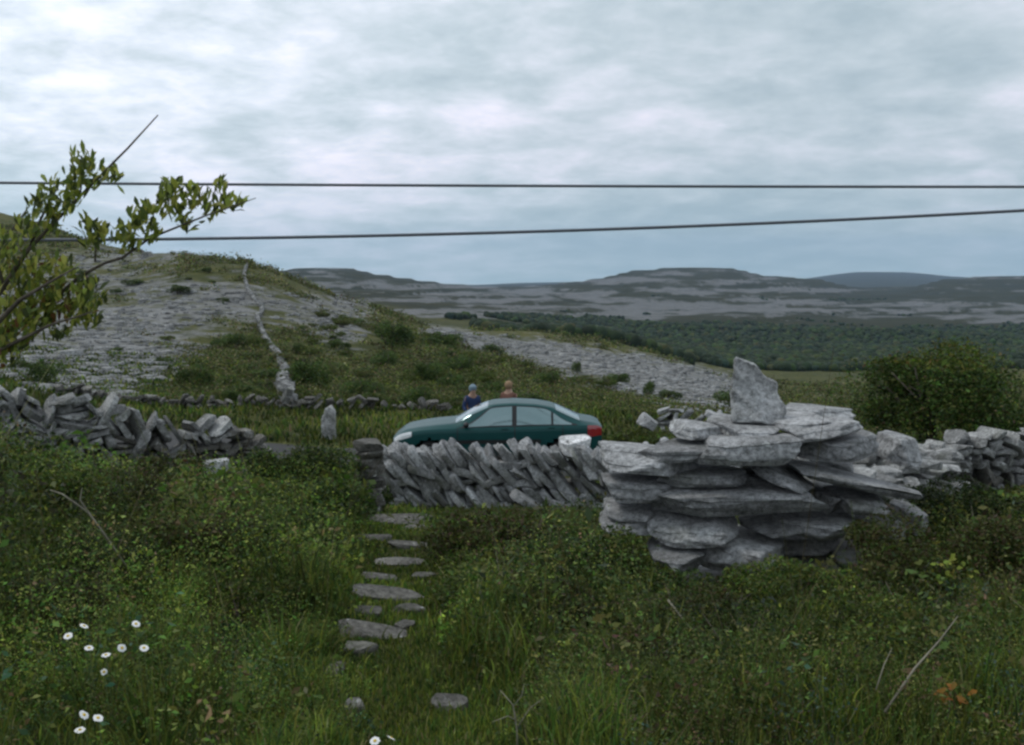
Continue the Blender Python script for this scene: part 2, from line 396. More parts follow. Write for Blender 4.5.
def build_ground():
    az = np.concatenate([np.linspace(-math.pi, -.72, 60)[:-1], np.linspace(-.72, .72, 1150), np.linspace(.72, math.pi, 60)[1:]])
    r = np.exp(np.linspace(math.log(.5), math.log(12000), 640))
    A, Rr = np.meshgrid(az, r)
    x = Rr * np.sin(A); y = Rr * np.cos(A)
    z = H(x, y)
    z = np.where(Rr > 10000, z - (Rr - 10000) * .06, z)
    rk = np.where(y > 1, rock_mask(x, np.maximum(y, 1), z), .2)
    n, k = len(r), len(az)
    V = np.stack([x, y, z], -1).reshape(-1, 3)
    idx = np.arange(n * k).reshape(n, k)
    q = np.stack([idx[:-1, :-1], idx[:-1, 1:], idx[1:, 1:], idx[1:, :-1]], -1).reshape(-1, 4)
    V = np.vstack([V, [[0, 0, float(H(0.0, .01))]]]); c = len(V) - 1
    t = np.stack([idx[0, 1:], idx[0, :-1], np.full(k - 1, c)], -1)
    o = np_mesh('ground', V, [q[:, ::-1], t], M_ground, smooth=True, attrs={'rock': np.append(rk.ravel(), .1), 'patchy': np.append((1 - .45 * sst(350, 900, np.maximum(y, 1))).ravel(), 1)})
    tag(o, kind='structure')
    # make sure that the faces look up
    me = o.data
    if me.polygons[1000].normal.z < 0: me.flip_normals()
build_ground()

# ------------------------------------------------------------------ road behind the wall
M_asph = simple('asphalt', (.055, .055, .055), .9, .2, var=.25, scale=3, bump=.4)
def build_road():
    xs = np.linspace(-40, 40, 161); ys = np.linspace(20.6, 24.0, 12)
    X, Yy = np.meshgrid(xs, ys)
    Z = H(X, Yy) + .012
    V = np.stack([X, Yy, Z], -1).reshape(-1, 3); i = np.arange(X.size).reshape(X.shape)
    q = np.stack([i[:-1, :-1], i[:-1, 1:], i[1:, 1:], i[1:, :-1]], -1).reshape(-1, 4)
    tag(np_mesh('road', V, [q], M_asph, smooth=True), kind='structure')
build_road()

# ------------------------------------------------------------------ stones
def ico(sub):
    bm = bmesh.new(); bmesh.ops.create_icosphere(bm, subdivisions=sub, radius=1)
    V = np.array([v.co[:] for v in bm.verts]); Fc = np.array([[v.index for v in f.verts] for f in bm.faces]); bm.free()
    return V, Fc
ICO = {k: ico(k) for k in (1, 2, 3, 4, 5)}

def noise3(V, f, seed, o=3):
    return (fbm(V[:, 0] * f + V[:, 2] * f * .7 + seed * 3.1, V[:, 1] * f - V[:, 2] * f * .6, seed % 97, o) - .5)

def stone_geo(size, seed, sub=3, cuts=9, slab=True, rough=.06, ex=.55, lens=False):
    g = np.random.default_rng(seed)
    V, Fc = ICO[sub]; V = V.copy()
    V = np.sign(V) * np.abs(V) ** ex
    V[:, 2] = np.clip(V[:, 2], -.8, .8)
    if lens: V[:, 2] *= 1 - .30 * np.abs(V[:, 0]) ** 3; V[:, 2] = np.where(V[:, 2] < 0, V[:, 2] * (1 - .25 * V[:, 1] ** 2), V[:, 2] * (1 - .35 * np.clip(-V[:, 1], 0, 1)))
    for i in range(cuts):
        if slab:
            a = g.uniform(0, 2 * math.pi); n = np.array([math.cos(a), math.sin(a), g.uniform(-.35, .35)])
        else:
            n = g.normal(size=3)
        n /= np.linalg.norm(n); d = g.uniform(.66, .98)
        s = V @ n; V -= np.outer(np.maximum(s - d, 0), n)
    for sg in (1, -1):
        n = np.array([g.uniform(-.22, .22), g.uniform(-.22, .22), sg]); n /= np.linalg.norm(n)
        s = V @ n; V -= np.outer(np.maximum(s - g.uniform(.55, .78), 0), n)
    V += (V / np.linalg.norm(V, axis=1, keepdims=True)) * (noise3(V, 2.0, seed) * rough * 3)[:, None]
    V += np.stack([noise3(V, 5, seed + 1), noise3(V, 5, seed + 2), noise3(V, 5, seed + 3)], -1) * rough
    if sub >= 5: V += np.stack([noise3(V * [1.6, 1, 3], 14, seed + 21), noise3(V * [1.6, 1, 3], 14, seed + 22), noise3(V * [1.6, 1, 3], 14, seed + 23)], -1) * .022
    # layered edges like split limestone
    V[:, :2] *= (1 + (np.floor((V[:, 2] + noise3(V, 1, seed + 5) * .5) * 3.0) % 2) * .035)[:, None]
    mn, mx = V.min(0), V.max(0)
    V = (V - (mn + mx) / 2) / ((mx - mn) / 2)
    return V * (np.array(size) / 2), Fc

def stone_obj(name, size, loc, rot, seed, parent=None, sub=3, mt=None, **kw):
    V, Fc = stone_geo(size, seed, sub, **kw)
    o = np_mesh(name, V, [Fc], mt or M_stone, parent, angle=R(34))
    o.location = Vector(loc) - (Vector(parent.location) if parent else Vector()); o.rotation_euler = rot
    return o

def add_stone(acc, size, loc, rot, seed, sub=2, **kw):
    V, Fc = stone_geo(size, seed, sub, **kw)
    Mx = np.array(Euler(rot).to_matrix())
    acc.add(V @ Mx.T + np.array(loc), T=Fc)

# --- foreground wall end of big stacked slabs; boxes measured at distance Y
Z4 = 2.695
def zx(a): return 580 + a / Z4
def zy(a): return 350 + a / Z4
stack = empty('dry_stone_wall', (pt(760, 585, 8.6).x, 8.6, float(H(2.1, 8.6))))
tag(stack, 'thick stack of broad flat grey limestone slabs in front of the round bush', 'stone wall')
slabs = [  # x0,x1,ytop,ybot (zoomed px), tilt deg, Y front, depth
 (262, 392, 196, 246, 3, 8.35, .6), (380, 565, 196, 244, 1, 8.25, .9), (540, 702, 176, 222, -3, 8.3, .9), (555, 768, 150, 196, 2, 8.9, .8),
 (578, 778, 192, 240, -7, 8.1, .7), (68, 335, 262, 345, 4, 8.2, .8), (322, 608, 228, 322, -2, 8.0, 1.0), (170, 420, 252, 300, -3, 8.15, .8), (598, 850, 228, 300, -2, 8.1, .9),
 (838, 935, 226, 322, 8, 8.8, .7), (228, 470, 322, 376, -2, 8.15, .8), (492, 652, 334, 372, 19, 8.0, .7), (600, 955, 328, 404, 12, 7.95, .9),
 (72, 262, 344, 420, 1, 8.25, .8), (198, 664, 366, 460, -2.5, 7.95, 1.0), (640, 722, 380, 445, 4, 8.3, .7), (715, 872, 390, 452, 3, 8.1, .8), (865, 965, 425, 505, 10, 8.3, .7),
 (205, 464, 456, 532, -5, 7.95, .9), (466, 625, 458, 502, -9, 8.1, .8), (548, 792, 458, 522, 2, 8.0, .9), (785, 905, 462, 524, -3, 8.15, .8),
 (208, 356, 536, 614, -4, 7.9, .8), (338, 584, 518, 626, 3, 7.85, .9), (578, 705, 556, 606, 3, 8.4, .8), (700, 830, 534, 590, -4, 8.4, .7),
 (66, 212, 462, 496, -2, 8.3, .7), (76, 215, 418, 460, 2, 8.4, .7), (820, 960, 530, 600, 5, 8.5, .8),
 (480, 720, 500, 545, 0, 8.55, .8), (440, 620, 300, 345, 0, 8.7, .8), (640, 760, 290, 335, 0, 8.7, .8), (240, 560, 615, 660, 0, 8.2, .9), (560, 860, 606, 650, 0, 8.4, .9)]
for i, (x0, x1, y0, y1, tl, Y, dp) in enumerate(slabs):
    a = pt(zx(x0), zy((y0 + y1) / 2), Y); b = pt(zx(x1), zy((y0 + y1) / 2), Y)
    w = (b.x - a.x) / max(.8, math.cos(R(tl)))
    h = (pt(0, zy(y0), Y).z - pt(0, zy(y1), Y).z)
    tilt = R(tl)
    h2 = max(.10, (h - abs(math.sin(tilt)) * w * .62) * .98)
    c = (a + b) / 2
    stone_obj('stone', (w * 1.05, dp, h2 * .95), (c.x, Y + dp * .42, c.z - dp * .03), (R(rnd.uniform(-3, 3)), tilt, R(rnd.uniform(-7, 7))), 100 + i, stack, sub=5, cuts=6, rough=.035, ex=.56, lens=True)
# core and tail of the same wall running back to the right
core = Acc()
for k in range(190):
    u = rnd.random(); Yc = 9.0 + u * 5.2
    cx = np.interp(Yc, [8.7, 9.6, 14], [2.1, 3.1, 6.1]) + rnd.uniform(-.42, .42) * (2.0 if Yc < 9.3 else 1)
    gz = float(H(cx, Yc)); top = np.interp(Yc, [8.7, 9.4, 14], [1.25, .92, .82])
    add_stone(core, (rnd.uniform(.25, .5), rnd.uniform(.25, .45), rnd.uniform(.07, .13)), (cx - stack.location.x, Yc - stack.location.y, gz + rnd.uniform(.05, top - .1) - stack.location.z),
              (R(rnd.uniform(-9, 9)), R(rnd.uniform(-14, 14)), rnd.uniform(0, 3.1)), 900 + k)
o = core.build('packed_rubble', M_stone_wall, stack, angle=R(34)); tag(o, kind='stuff')

# the upright pointed slab on top of the stack
def prism_stone(name, poly, Y, depth, seed, parent=None, lean=0):
    """upright slab with a traced outline, rounded and roughened"""
    P = [pt(a, b, Y) for a, b in poly]
    cx = sum(p.x for p in P) / len(P); cz = sum(p.z for p in P) / len(P)
    bm = bmesh.new()
    vs = [bm.verts.new((p.x - cx, -depth / 2, p.z - cz)) for p in P]
    f = bm.faces.new(vs)
    e = bmesh.ops.extrude_face_region(bm, geom=[f])
    for v in e['geom']:
        if isinstance(v, bmesh.types.BMVert): v.co.y += depth; v.co.x *= .86; v.co.z = v.co.z * .93 - .02
    bmesh.ops.recalc_face_normals(bm, faces=bm.faces)
    bmesh.ops.bevel(bm, geom=list(bm.edges), offset=depth * .12, segments=1, affect='EDGES')
    bmesh.ops.triangulate(bm, faces=bm.faces)
    for _ in range(3):
        bmesh.ops.subdivide_edges(bm, edges=[e for e in bm.edges if e.calc_length() > .035], cuts=1)
        bmesh.ops.triangulate(bm, faces=bm.faces)
    co = np.array([v.co[:] for v in bm.verts])
    d = np.stack([noise3(co, 6, seed), noise3(co, 6, seed + 9) * 1.6, noise3(co, 6, seed + 4)], -1) * .09
    d += np.stack([noise3(co, 22, seed), noise3(co, 22, seed + 9), noise3(co, 22, seed + 4)], -1) * .015
    for v, k in zip(bm.verts, d): v.co += Vector(k)
    me = bpy.data.meshes.new(name); bm.to_mesh(me); bm.free()
    me.polygons.foreach_set('use_smooth', np.ones(len(me.polygons), bool)); me.set_sharp_from_angle(angle=R(30))
    me.materials.append(M_stone); o = bpy.data.objects.new(name, me); COL.objects.link(o)
    o.location = (cx, Y + depth / 2, cz); o.rotation_euler = (R(lean), 0, 0)
    return o
o = prism_stone('upright_stone', [(731, 425), (729, 396), (733, 374), (735, 358), (744, 359), (757, 363), (766, 375), (777, 383), (781, 399), (789, 410), (786, 425)], 8.55, .17, 5, lean=-13)
tag(o, 'pale pointed limestone slab standing upright on top of the big slab stack', 'standing stone')
o = prism_stone('upright_stone', [(322, 440), (320, 420), (325, 408), (330, 405), (335, 412), (336, 440)], 25.2, .25, 8)
tag(o, 'small pointed grey stone standing alone in the grass left of the green car', 'standing stone'); o.data.materials[0] = M_stone_wall

# --- long walls
def slab_wall(name, label, cat, p0, p1, hfun, style, nmax=100, thick=.55, seed=0, step=.15, stones=(.3, .6), group=None, extra=0, mt=None):
    """p0,p1 = (x,y); every stone a part; stones past nmax go in one packed mass"""
    g = random.Random(seed)
    L_ = math.hypot(p1[0] - p0[0], p1[1] - p0[1]); dx, dy = (p1[0] - p0[0]) / L_, (p1[1] - p0[1]) / L_
    ang = math.atan2(dy, dx)
    mid = ((p0[0] + p1[0]) / 2, (p0[1] + p1[1]) / 2)
    root = empty(name, (mid[0], mid[1], float(H(*mid)))); tag(root, label, cat, group)
    items = []
    s = 0.0
    while s < L_:
        x = p0[0] + dx * s; y = p0[1] + dy * s
        gz = float(H(x, y)); hh = hfun(s / L_)
        z = 0
        while z < hh - .08:
            if style == 'lean':
                ln = g.uniform(.42, .68); th = g.uniform(.10, .18); tl = R(g.uniform(42, 62)) if g.random() < .85 else R(g.uniform(-20, 20))
                size = (ln, thick * g.uniform(.7, 1), th); rise = ln * abs(math.sin(tl)) * .82 + .02
                cz = min(z + rise / 2, hh - rise * .42)
            elif style == 'jumble':
                ln = g.uniform(*stones); th = g.uniform(.07, .15)
                tl = R(g.choice([g.uniform(-75, -30), g.uniform(25, 80), g.uniform(-25, 25), g.uniform(-15, 15)]))
                size = (ln, thick * g.uniform(.6, 1), th); rise = max(th, ln * abs(math.sin(tl)) * .75)
                cz = min(z + rise / 2, hh - rise * .4)
            else:
                ln = g.uniform(*stones); th = g.uniform(.1, .18); tl = R(g.uniform(-9, 9))
                size = (ln, thick * g.uniform(.7, 1), th); rise = th * .95; cz = z + rise / 2
            off = g.uniform(-.10, .05)
            items.append((size, (x - dy * off + g.uniform(-.03, .03), y + dx * off, gz + cz), (R(g.uniform(-8, 8)), tl, ang + R(g.uniform(-10, 10))), g.randrange(10 ** 6), g.random()))
            z += rise
        s += step * g.uniform(.8, 1.25) * (1 if style == 'lean' else 1.7)
    order = sorted(items, key=lambda i: -i[1][2] + i[4] * .5)
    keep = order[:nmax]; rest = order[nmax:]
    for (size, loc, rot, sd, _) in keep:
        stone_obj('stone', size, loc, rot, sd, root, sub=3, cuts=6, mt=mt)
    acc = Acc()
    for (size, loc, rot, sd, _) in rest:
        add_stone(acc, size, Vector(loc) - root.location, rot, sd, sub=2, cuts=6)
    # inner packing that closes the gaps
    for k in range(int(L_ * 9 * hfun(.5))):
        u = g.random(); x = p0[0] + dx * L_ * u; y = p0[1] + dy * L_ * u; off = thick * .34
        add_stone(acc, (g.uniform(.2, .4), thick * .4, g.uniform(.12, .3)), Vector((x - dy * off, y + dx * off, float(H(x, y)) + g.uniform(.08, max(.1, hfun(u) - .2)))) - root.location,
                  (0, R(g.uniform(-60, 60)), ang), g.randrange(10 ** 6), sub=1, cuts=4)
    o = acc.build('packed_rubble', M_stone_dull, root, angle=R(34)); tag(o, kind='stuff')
    return root

def gx(px, Y): return (px - 512) / F * Y * 1.01
def wl(px, Y): return (gx(px, Y), Y)
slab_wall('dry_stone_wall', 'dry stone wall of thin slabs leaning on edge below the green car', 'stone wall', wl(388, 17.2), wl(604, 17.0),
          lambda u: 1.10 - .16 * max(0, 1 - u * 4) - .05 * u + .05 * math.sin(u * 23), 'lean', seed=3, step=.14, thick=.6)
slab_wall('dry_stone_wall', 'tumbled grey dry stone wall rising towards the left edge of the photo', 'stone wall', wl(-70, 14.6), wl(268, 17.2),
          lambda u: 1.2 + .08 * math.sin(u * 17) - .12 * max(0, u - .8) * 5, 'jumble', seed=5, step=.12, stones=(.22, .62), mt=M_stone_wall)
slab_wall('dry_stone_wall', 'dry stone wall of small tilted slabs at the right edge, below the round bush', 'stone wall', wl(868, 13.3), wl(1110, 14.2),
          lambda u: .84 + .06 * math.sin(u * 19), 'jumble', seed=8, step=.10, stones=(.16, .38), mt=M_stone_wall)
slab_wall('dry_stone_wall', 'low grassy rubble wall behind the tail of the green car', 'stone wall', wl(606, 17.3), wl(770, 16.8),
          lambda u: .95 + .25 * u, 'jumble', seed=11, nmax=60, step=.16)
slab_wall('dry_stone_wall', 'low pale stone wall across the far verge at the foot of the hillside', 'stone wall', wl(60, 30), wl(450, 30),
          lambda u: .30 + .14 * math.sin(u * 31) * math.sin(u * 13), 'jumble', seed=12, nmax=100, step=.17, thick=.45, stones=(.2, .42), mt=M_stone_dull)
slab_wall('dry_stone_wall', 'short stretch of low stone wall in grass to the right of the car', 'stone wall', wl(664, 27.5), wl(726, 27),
          lambda u: .75 + .1 * math.sin(u * 9), 'jumble', seed=13, nmax=40, step=.2, thick=.5)

# pier of stacked flat stones where the path leaves the field
pier = empty('stone_pier', (gx(369, 15.8), 15.8, float(H(gx(369, 15.8), 15.8))))
tag(pier, 'narrow pier of stacked flat stones left of the leaning slab wall', 'stone pier')
z = 0; k = 0
while z < 1.14:
    h = rnd.uniform(.11, .19)
    stone_obj('stone', (rnd.uniform(.42, .52), .5, h * 1.06), (pier.location.x + rnd.uniform(-.03, .03), 15.8 + rnd.uniform(-.03, .03), pier.location.z + z + h / 2), (0, R(rnd.uniform(-4, 4)), R(rnd.uniform(-12, 12))), 700 + k, pier, mt=M_stone_dull)
    z += h; k += 1
# white capstone by the car's tail, resting on the wall
c = pt(576, 449, 17.0)
M_white = stone_mat('white_limestone', (.95, .95, .96))
o = stone_obj('capstone', (.58, .5, .40), (c.x, 17.1, c.z), (R(4), R(-4), R(6)), 777, sub=4, cuts=5, mt=M_white)
tag(o, 'bright white block lying on the wall below the tail of the green car', 'stone')
for (a, b, lab, sd, sz, tl) in [(530, 503, 'grey slab fallen flat in the grass at the foot of the leaning slab wall', 41, (.75, .4, .14), 32),
                            (216, 466, 'loose pale stone in the scrub below the tumbled left wall', 42, (.4, .3, .2), -10),
                            (938, 577, 'single grey stone poking out of scrub right of the slab stack', 43, (.24, .2, .2), 30),
                            (648, 423, 'small pale stone by the verge just right of the car', 44, (.5, .4, .35), 35)]:
    Y = {530: 16.6, 216: 15.3, 938: 7.4, 648: 24.8}[a]; c = pt(a, b, Y)
    o = stone_obj('loose_stone', sz, (c.x, Y, max(c.z, float(H(c.x, Y)) + .03)), (R(5), R(tl), R(10)), sd, cuts=6); tag(o, lab, 'stone')

# wall running up the hill: too far for single stones
acc = Acc(); g = random.Random(4)
way = [(288, 407, 30), (284, 398, 36), (281, 386, 46), (286, 372, 58), (279, 356, 75), (268, 342, 86), (258, 322, 104), (264, 308, 117), (250, 290, 136), (246, 274, 155), (250, 261, 172)]
W = [(gx(a, Y) / 1.01 * 1.004, Y) for a, b, Y in way]
for (a, b) in zip(W[:-1], W[1:]):
    L_ = math.hypot(b[0] - a[0], b[1] - a[1]); n = int(L_ / .21)
    for i in range(n):
        u = (i + g.random()) / n; x = a[0] + (b[0] - a[0]) * u; y = a[1] + (b[1] - a[1]) * u
        for lv in range(3 if y < 60 else 2):
            xx = x + g.uniform(-.07, .07)
            add_stone(acc, (g.uniform(.2, .5), g.uniform(.25, .5), g.uniform(.15, .32)), (xx, y, float(H(x, y)) + .08 + lv * .2 + g.uniform(-.05, .05)), (g.uniform(-.4, .4), g.uniform(-.5, .5), g.uniform(0, 3)), g.randrange(10 ** 6), sub=1, cuts=5, slab=False)
o = acc.build('dry_stone_wall', M_stone_far, angle=R(34)); tag(o, 'thin crooked stone wall climbing straight up the left hillside to the skyline', 'stone wall')

# stepping slabs of the path
paths = [(350, 432, 519, 14.0, .05, 'long pale flat slab, farthest up the path near the wall'),
         (345, 392, 538, 12.2, .05, 'thin flat slab left of the path, third row from the wall'),
         (388, 432, 545, 11.5, .09, 'rounded pale slab on the right of the path, among the upper stones'),
         (402, 438, 527, 13.2, .04, 'faint slab half sunk in grass right of the farthest path slab'),
         (360, 400, 577, 9.0, .03, 'narrow sliver of stone just above the broad brown slab on the path'),
         (412, 436, 576, 9.0, .05, 'small tilted stone at the right edge of the path, mid way'),
         (348, 424, 594, 8.1, .09, 'broad brownish flat slab lying in the middle of the path'),
         (334, 412, 631, 6.55, .05, 'long narrow pale slab slanting across the path'),
         (396, 414, 625, 6.9, .04, 'tiny slab beside the right tip of the long slanting slab'),
         (342, 378, 649, 6.1, .07, 'short pale block just below the long slanting slab on the path'),
         (322, 345, 676, 5.4, .05, 'small reddish stone lying at the left edge of the path near the camera'),
         (372, 424, 562, 9.6, .04, 'thin sunken ledge of stone between the upper path slabs'),
         (352, 384, 611, 7.3, .04, 'narrow ledge of stone at the left, just above the long slanting slab'),
         (392, 428, 608, 7.4, .03, 'narrow ledge of stone at the right, just above the long slanting slab'),
         (430, 468, 703, 4.8, .03, 'purplish grey stone in the grass at the lower end of the path'),
         (344, 366, 715, 4.6, .07, 'small dark grey stone low in the grass left of the path')]
PST = []
for i, (a, b, py, Y, h, lab) in enumerate(paths):
    # set the slab on the ground along that sight line
    Yr = Y
    for _ in range(40):
        p = pt((a + b) / 2, py, Yr)
        Yr += (p.z - .03 - float(H(p.x, Yr))) * 1.2 if Yr < 18 else 0
        Yr = min(max(Yr, 3), 16)
    p = pt((a + b) / 2, py, Yr); w = (b - a) / F * Yr
    o = stone_obj('path_stone', (w * 1.03, max(.15, w * .42), .05 + h * .4), (p.x, Yr, float(H(p.x, Yr)) + (.05 if i in (10, 15) else .018)), (R(4), R(8 if i in (6, 7, 4) else rnd.uniform(-3, 4)), R(rnd.uniform(-14, 4))), 300 + i, cuts=6, sub=4, mt=M_stone_dull)
    tag(o, lab, 'stone slab', 'flat slabs along the grassy path'); PST.append((p.x, Yr, w))

# ------------------------------------------------------------------ vegetation
PAL = {'mid': (.052, .094, .017), 'yel': (.125, .152, .024), 'dark': (.024, .046, .013), 'olive': (.084, .096, .024), 'brown': (.085, .060, .032), 'blue': (.030, .058, .034), 'straw': (.17, .15, .075)}
def palette(names, w, n, g, jit=.28):
    c = np.array([PAL[k] for k in names]); i = g.choice(len(names), n, p=np.array(w) / sum(w))
    return c[i] * np.exp(g.normal(0, jit, (n, 1))) * (1 + g.normal(0, .07, (n, 3)))

PX = np.array([[4, -.28], [5.5, -.62], [7, -.83], [8.5, -1.02], [10.5, -1.15], [12.5, -1.35], [14.5, -1.75], [16.5, -2.2]])
def path_d(x, y):
    return np.abs(x - np.interp(y, PX[:, 0], PX[:, 1]))

TOPL = [(-200, 420), (0, 428), (60, 434), (110, 446), (150, 462), (200, 464), (262, 456), (285, 436), (335, 436), (352, 505), (430, 512), (500, 512), (560, 506), (600, 505), (640, 566), (700, 592), (770, 592), (810, 575), (860, 566), (905, 525), (940, 505), (1024, 498), (1250, 490)]
def veg_h(x, y):
    """height of the undergrowth"""
    n1 = fbm(x / .85, y / .85, 61, 3); n2 = fbm(x / .26, y / .26, 62, 2); n3 = fbm(x / 3.2, y / 3.2, 67, 2)
    v = .05 + .60 * sst(.34, .70, n1) * (.45 + .9 * sst(.3, .7, n3)) + .34 * (n2 - .35)
    t = x / np.maximum(y, .5)
    # tall scrub left of the path and in the middle
    v = v + .22 * sst(-.12, -.2, t) * sst(6, 10, y) + .18 * np.exp(-((t - .03) / .07) ** 2) * sst(5, 7, y)
    pd = path_d(x, y)
    pw = sst(.16, .55, pd + .25 * (n2 - .5))
    v = v * (.14 + .86 * pw)
    gz = H(x, y)
    px, _ = to_px(x, y, gz)
    top = np.interp(px, [a[0] for a in TOPL], [a[1] for a in TOPL]) + 26 * (vnoise(x * 2.2, y * .3, 12) - .4)
    mz = EYE + slope(top) * y
    v = np.minimum(v, np.maximum(mz - gz, .03))
    return np.clip(v, .02, 1.15), gz

def scatter(n, Y0, Y1, g, t0=-.78, t1=.78):
    t = g.uniform(t0, t1, n); Y = np.exp(g.uniform(math.log(Y0), math.log(Y1), n))
    return t * Y, Y

WALLS = [(388, 604, 17.1), (-70, 268, 16)]
def clear(x, y):
    ok = ~((y > 20.4) & (y < 24.2))
    for (a, b, w) in PST:
        ok &= ~((np.abs(x - a) < w * .45) & (np.abs(y - b) < w * .28))
    # wall stack footprint
    ok &= ~((x > .55) & (x < 3.3) & (y > 8.0) & (y < 9.2))
    return ok

def grass(name, n, Y0, Y1, seed, hb=(.10, .32), wk=.00085, label='', dens=None):
    g = np.random.default_rng(seed)
    x, y = scatter(n, Y0, Y1, g)
    k = clear(x, y)
    if dens is not None: k &= g.random(n) < dens(x, y)
    x, y = x[k], y[k]; n = len(x)
    vh, gz = veg_h(x, y)
    far_ = sst(15, 19, y)
    h = g.uniform(hb[0], hb[1], n) * (.6 + vh * .8 * (1 - far_) + far_ * .4) * (.55 + .45 * sst(.2, .6, path_d(x, y)))
    tall = g.random(n) < .03; h = np.where(tall, h * 1.7, h)
    w = np.maximum(.0035, wk * y) * g.uniform(.6, 1.4, n)
    a = g.uniform(0, 2 * math.pi, n); lean = g.uniform(.1, .75, n) * h
    dx, dy = np.cos(a) * lean, np.sin(a) * lean
    wa = g.uniform(0, 2 * math.pi, n); wx, wy = np.cos(wa) * w, np.sin(wa) * w
    gz = gz + vh * (1 - far_) * g.random(n) * .35 - .01
    V = np.empty((n, 5, 3))
    V[:, 0] = np.stack([x - wx, y - wy, gz], -1); V[:, 1] = np.stack([x + wx, y + wy, gz], -1)
    V[:, 2] = np.stack([x + dx * .35 - wx * .8, y + dy * .35 - wy * .8, gz + h * .6], -1)
    V[:, 3] = np.stack([x + dx * .35 + wx * .8, y + dy * .35 + wy * .8, gz + h * .6], -1)
    V[:, 4] = np.stack([x + dx, y + dy, gz + h], -1)
    b = np.arange(n)[:, None] * 5
    q = b + np.array([0, 1, 3, 2]); t = b + np.array([2, 3, 4])
    c = palette(['mid', 'yel', 'olive', 'straw', 'dark'], [5, 4, 1.8, .35, 1], n, g)
    pn = fbm(x / 1.7, y / 1.7, 88, 3)
    c *= (.62 + .95 * sst(.35, .7, pn))[:, None]
    pth = 1 - sst(.3, 1.0, path_d(x, y))
    c = c * (1 + .45 * pth * (y < 17))[:, None]
    o = np_mesh(name, V.reshape(-1, 3), [q, t], M_grass, col=np.repeat(c, 5, 0))
    tag(o, label, 'grass', kind='stuff'); return o
grass('grass', 330000, 1.6, 17.5, 21, hb=(.06, .20), label='long rough green grass filling the field and the path', dens=lambda x, y: .22 + .72 * (1 - sst(.4, .9, path_d(x, y))) + .22 * sst(.56, .66, fbm(x / 1.4, y / 1.4, 44, 3)))
grass('verge_grass', 90000, 17.5, 62, 22, hb=(.07, .22), wk=.0011, label='green verge grass beyond the wall and around the road')

def leaves(P, size, col, g, mt, name, parent=None, up=.5, ratio=.5, extra=None):
    """diamond leaves with a fold; P (n,3)"""
    n = len(P)
    d = g.normal(size=(n, 3)); d[:, 2] = d[:, 2] * .6 + up; d /= np.linalg.norm(d, axis=1, keepdims=True)
    s = np.cross(d, g.normal(size=(n, 3))); s /= np.linalg.norm(s, axis=1, keepdims=True)
    nn = np.cross(d, s)
    sz = np.asarray(size)[:, None]
    V = np.empty((n, 4, 3))
    V[:, 0] = P - d * sz * .5; V[:, 2] = P + d * sz * .5
    V[:, 1] = P + s * sz * ratio * .5 + nn * sz * .12; V[:, 3] = P - s * sz * ratio * .5 + nn * sz * .12
    q = np.arange(n)[:, None] * 4 + np.array([0, 1, 2, 3])
    acc = Acc(); acc.add(V.reshape(-1, 3), Q=q, c=np.repeat(col, 4, 0))
    if extra is not None: acc.add(*extra)
    return acc.build(name, mt, parent)

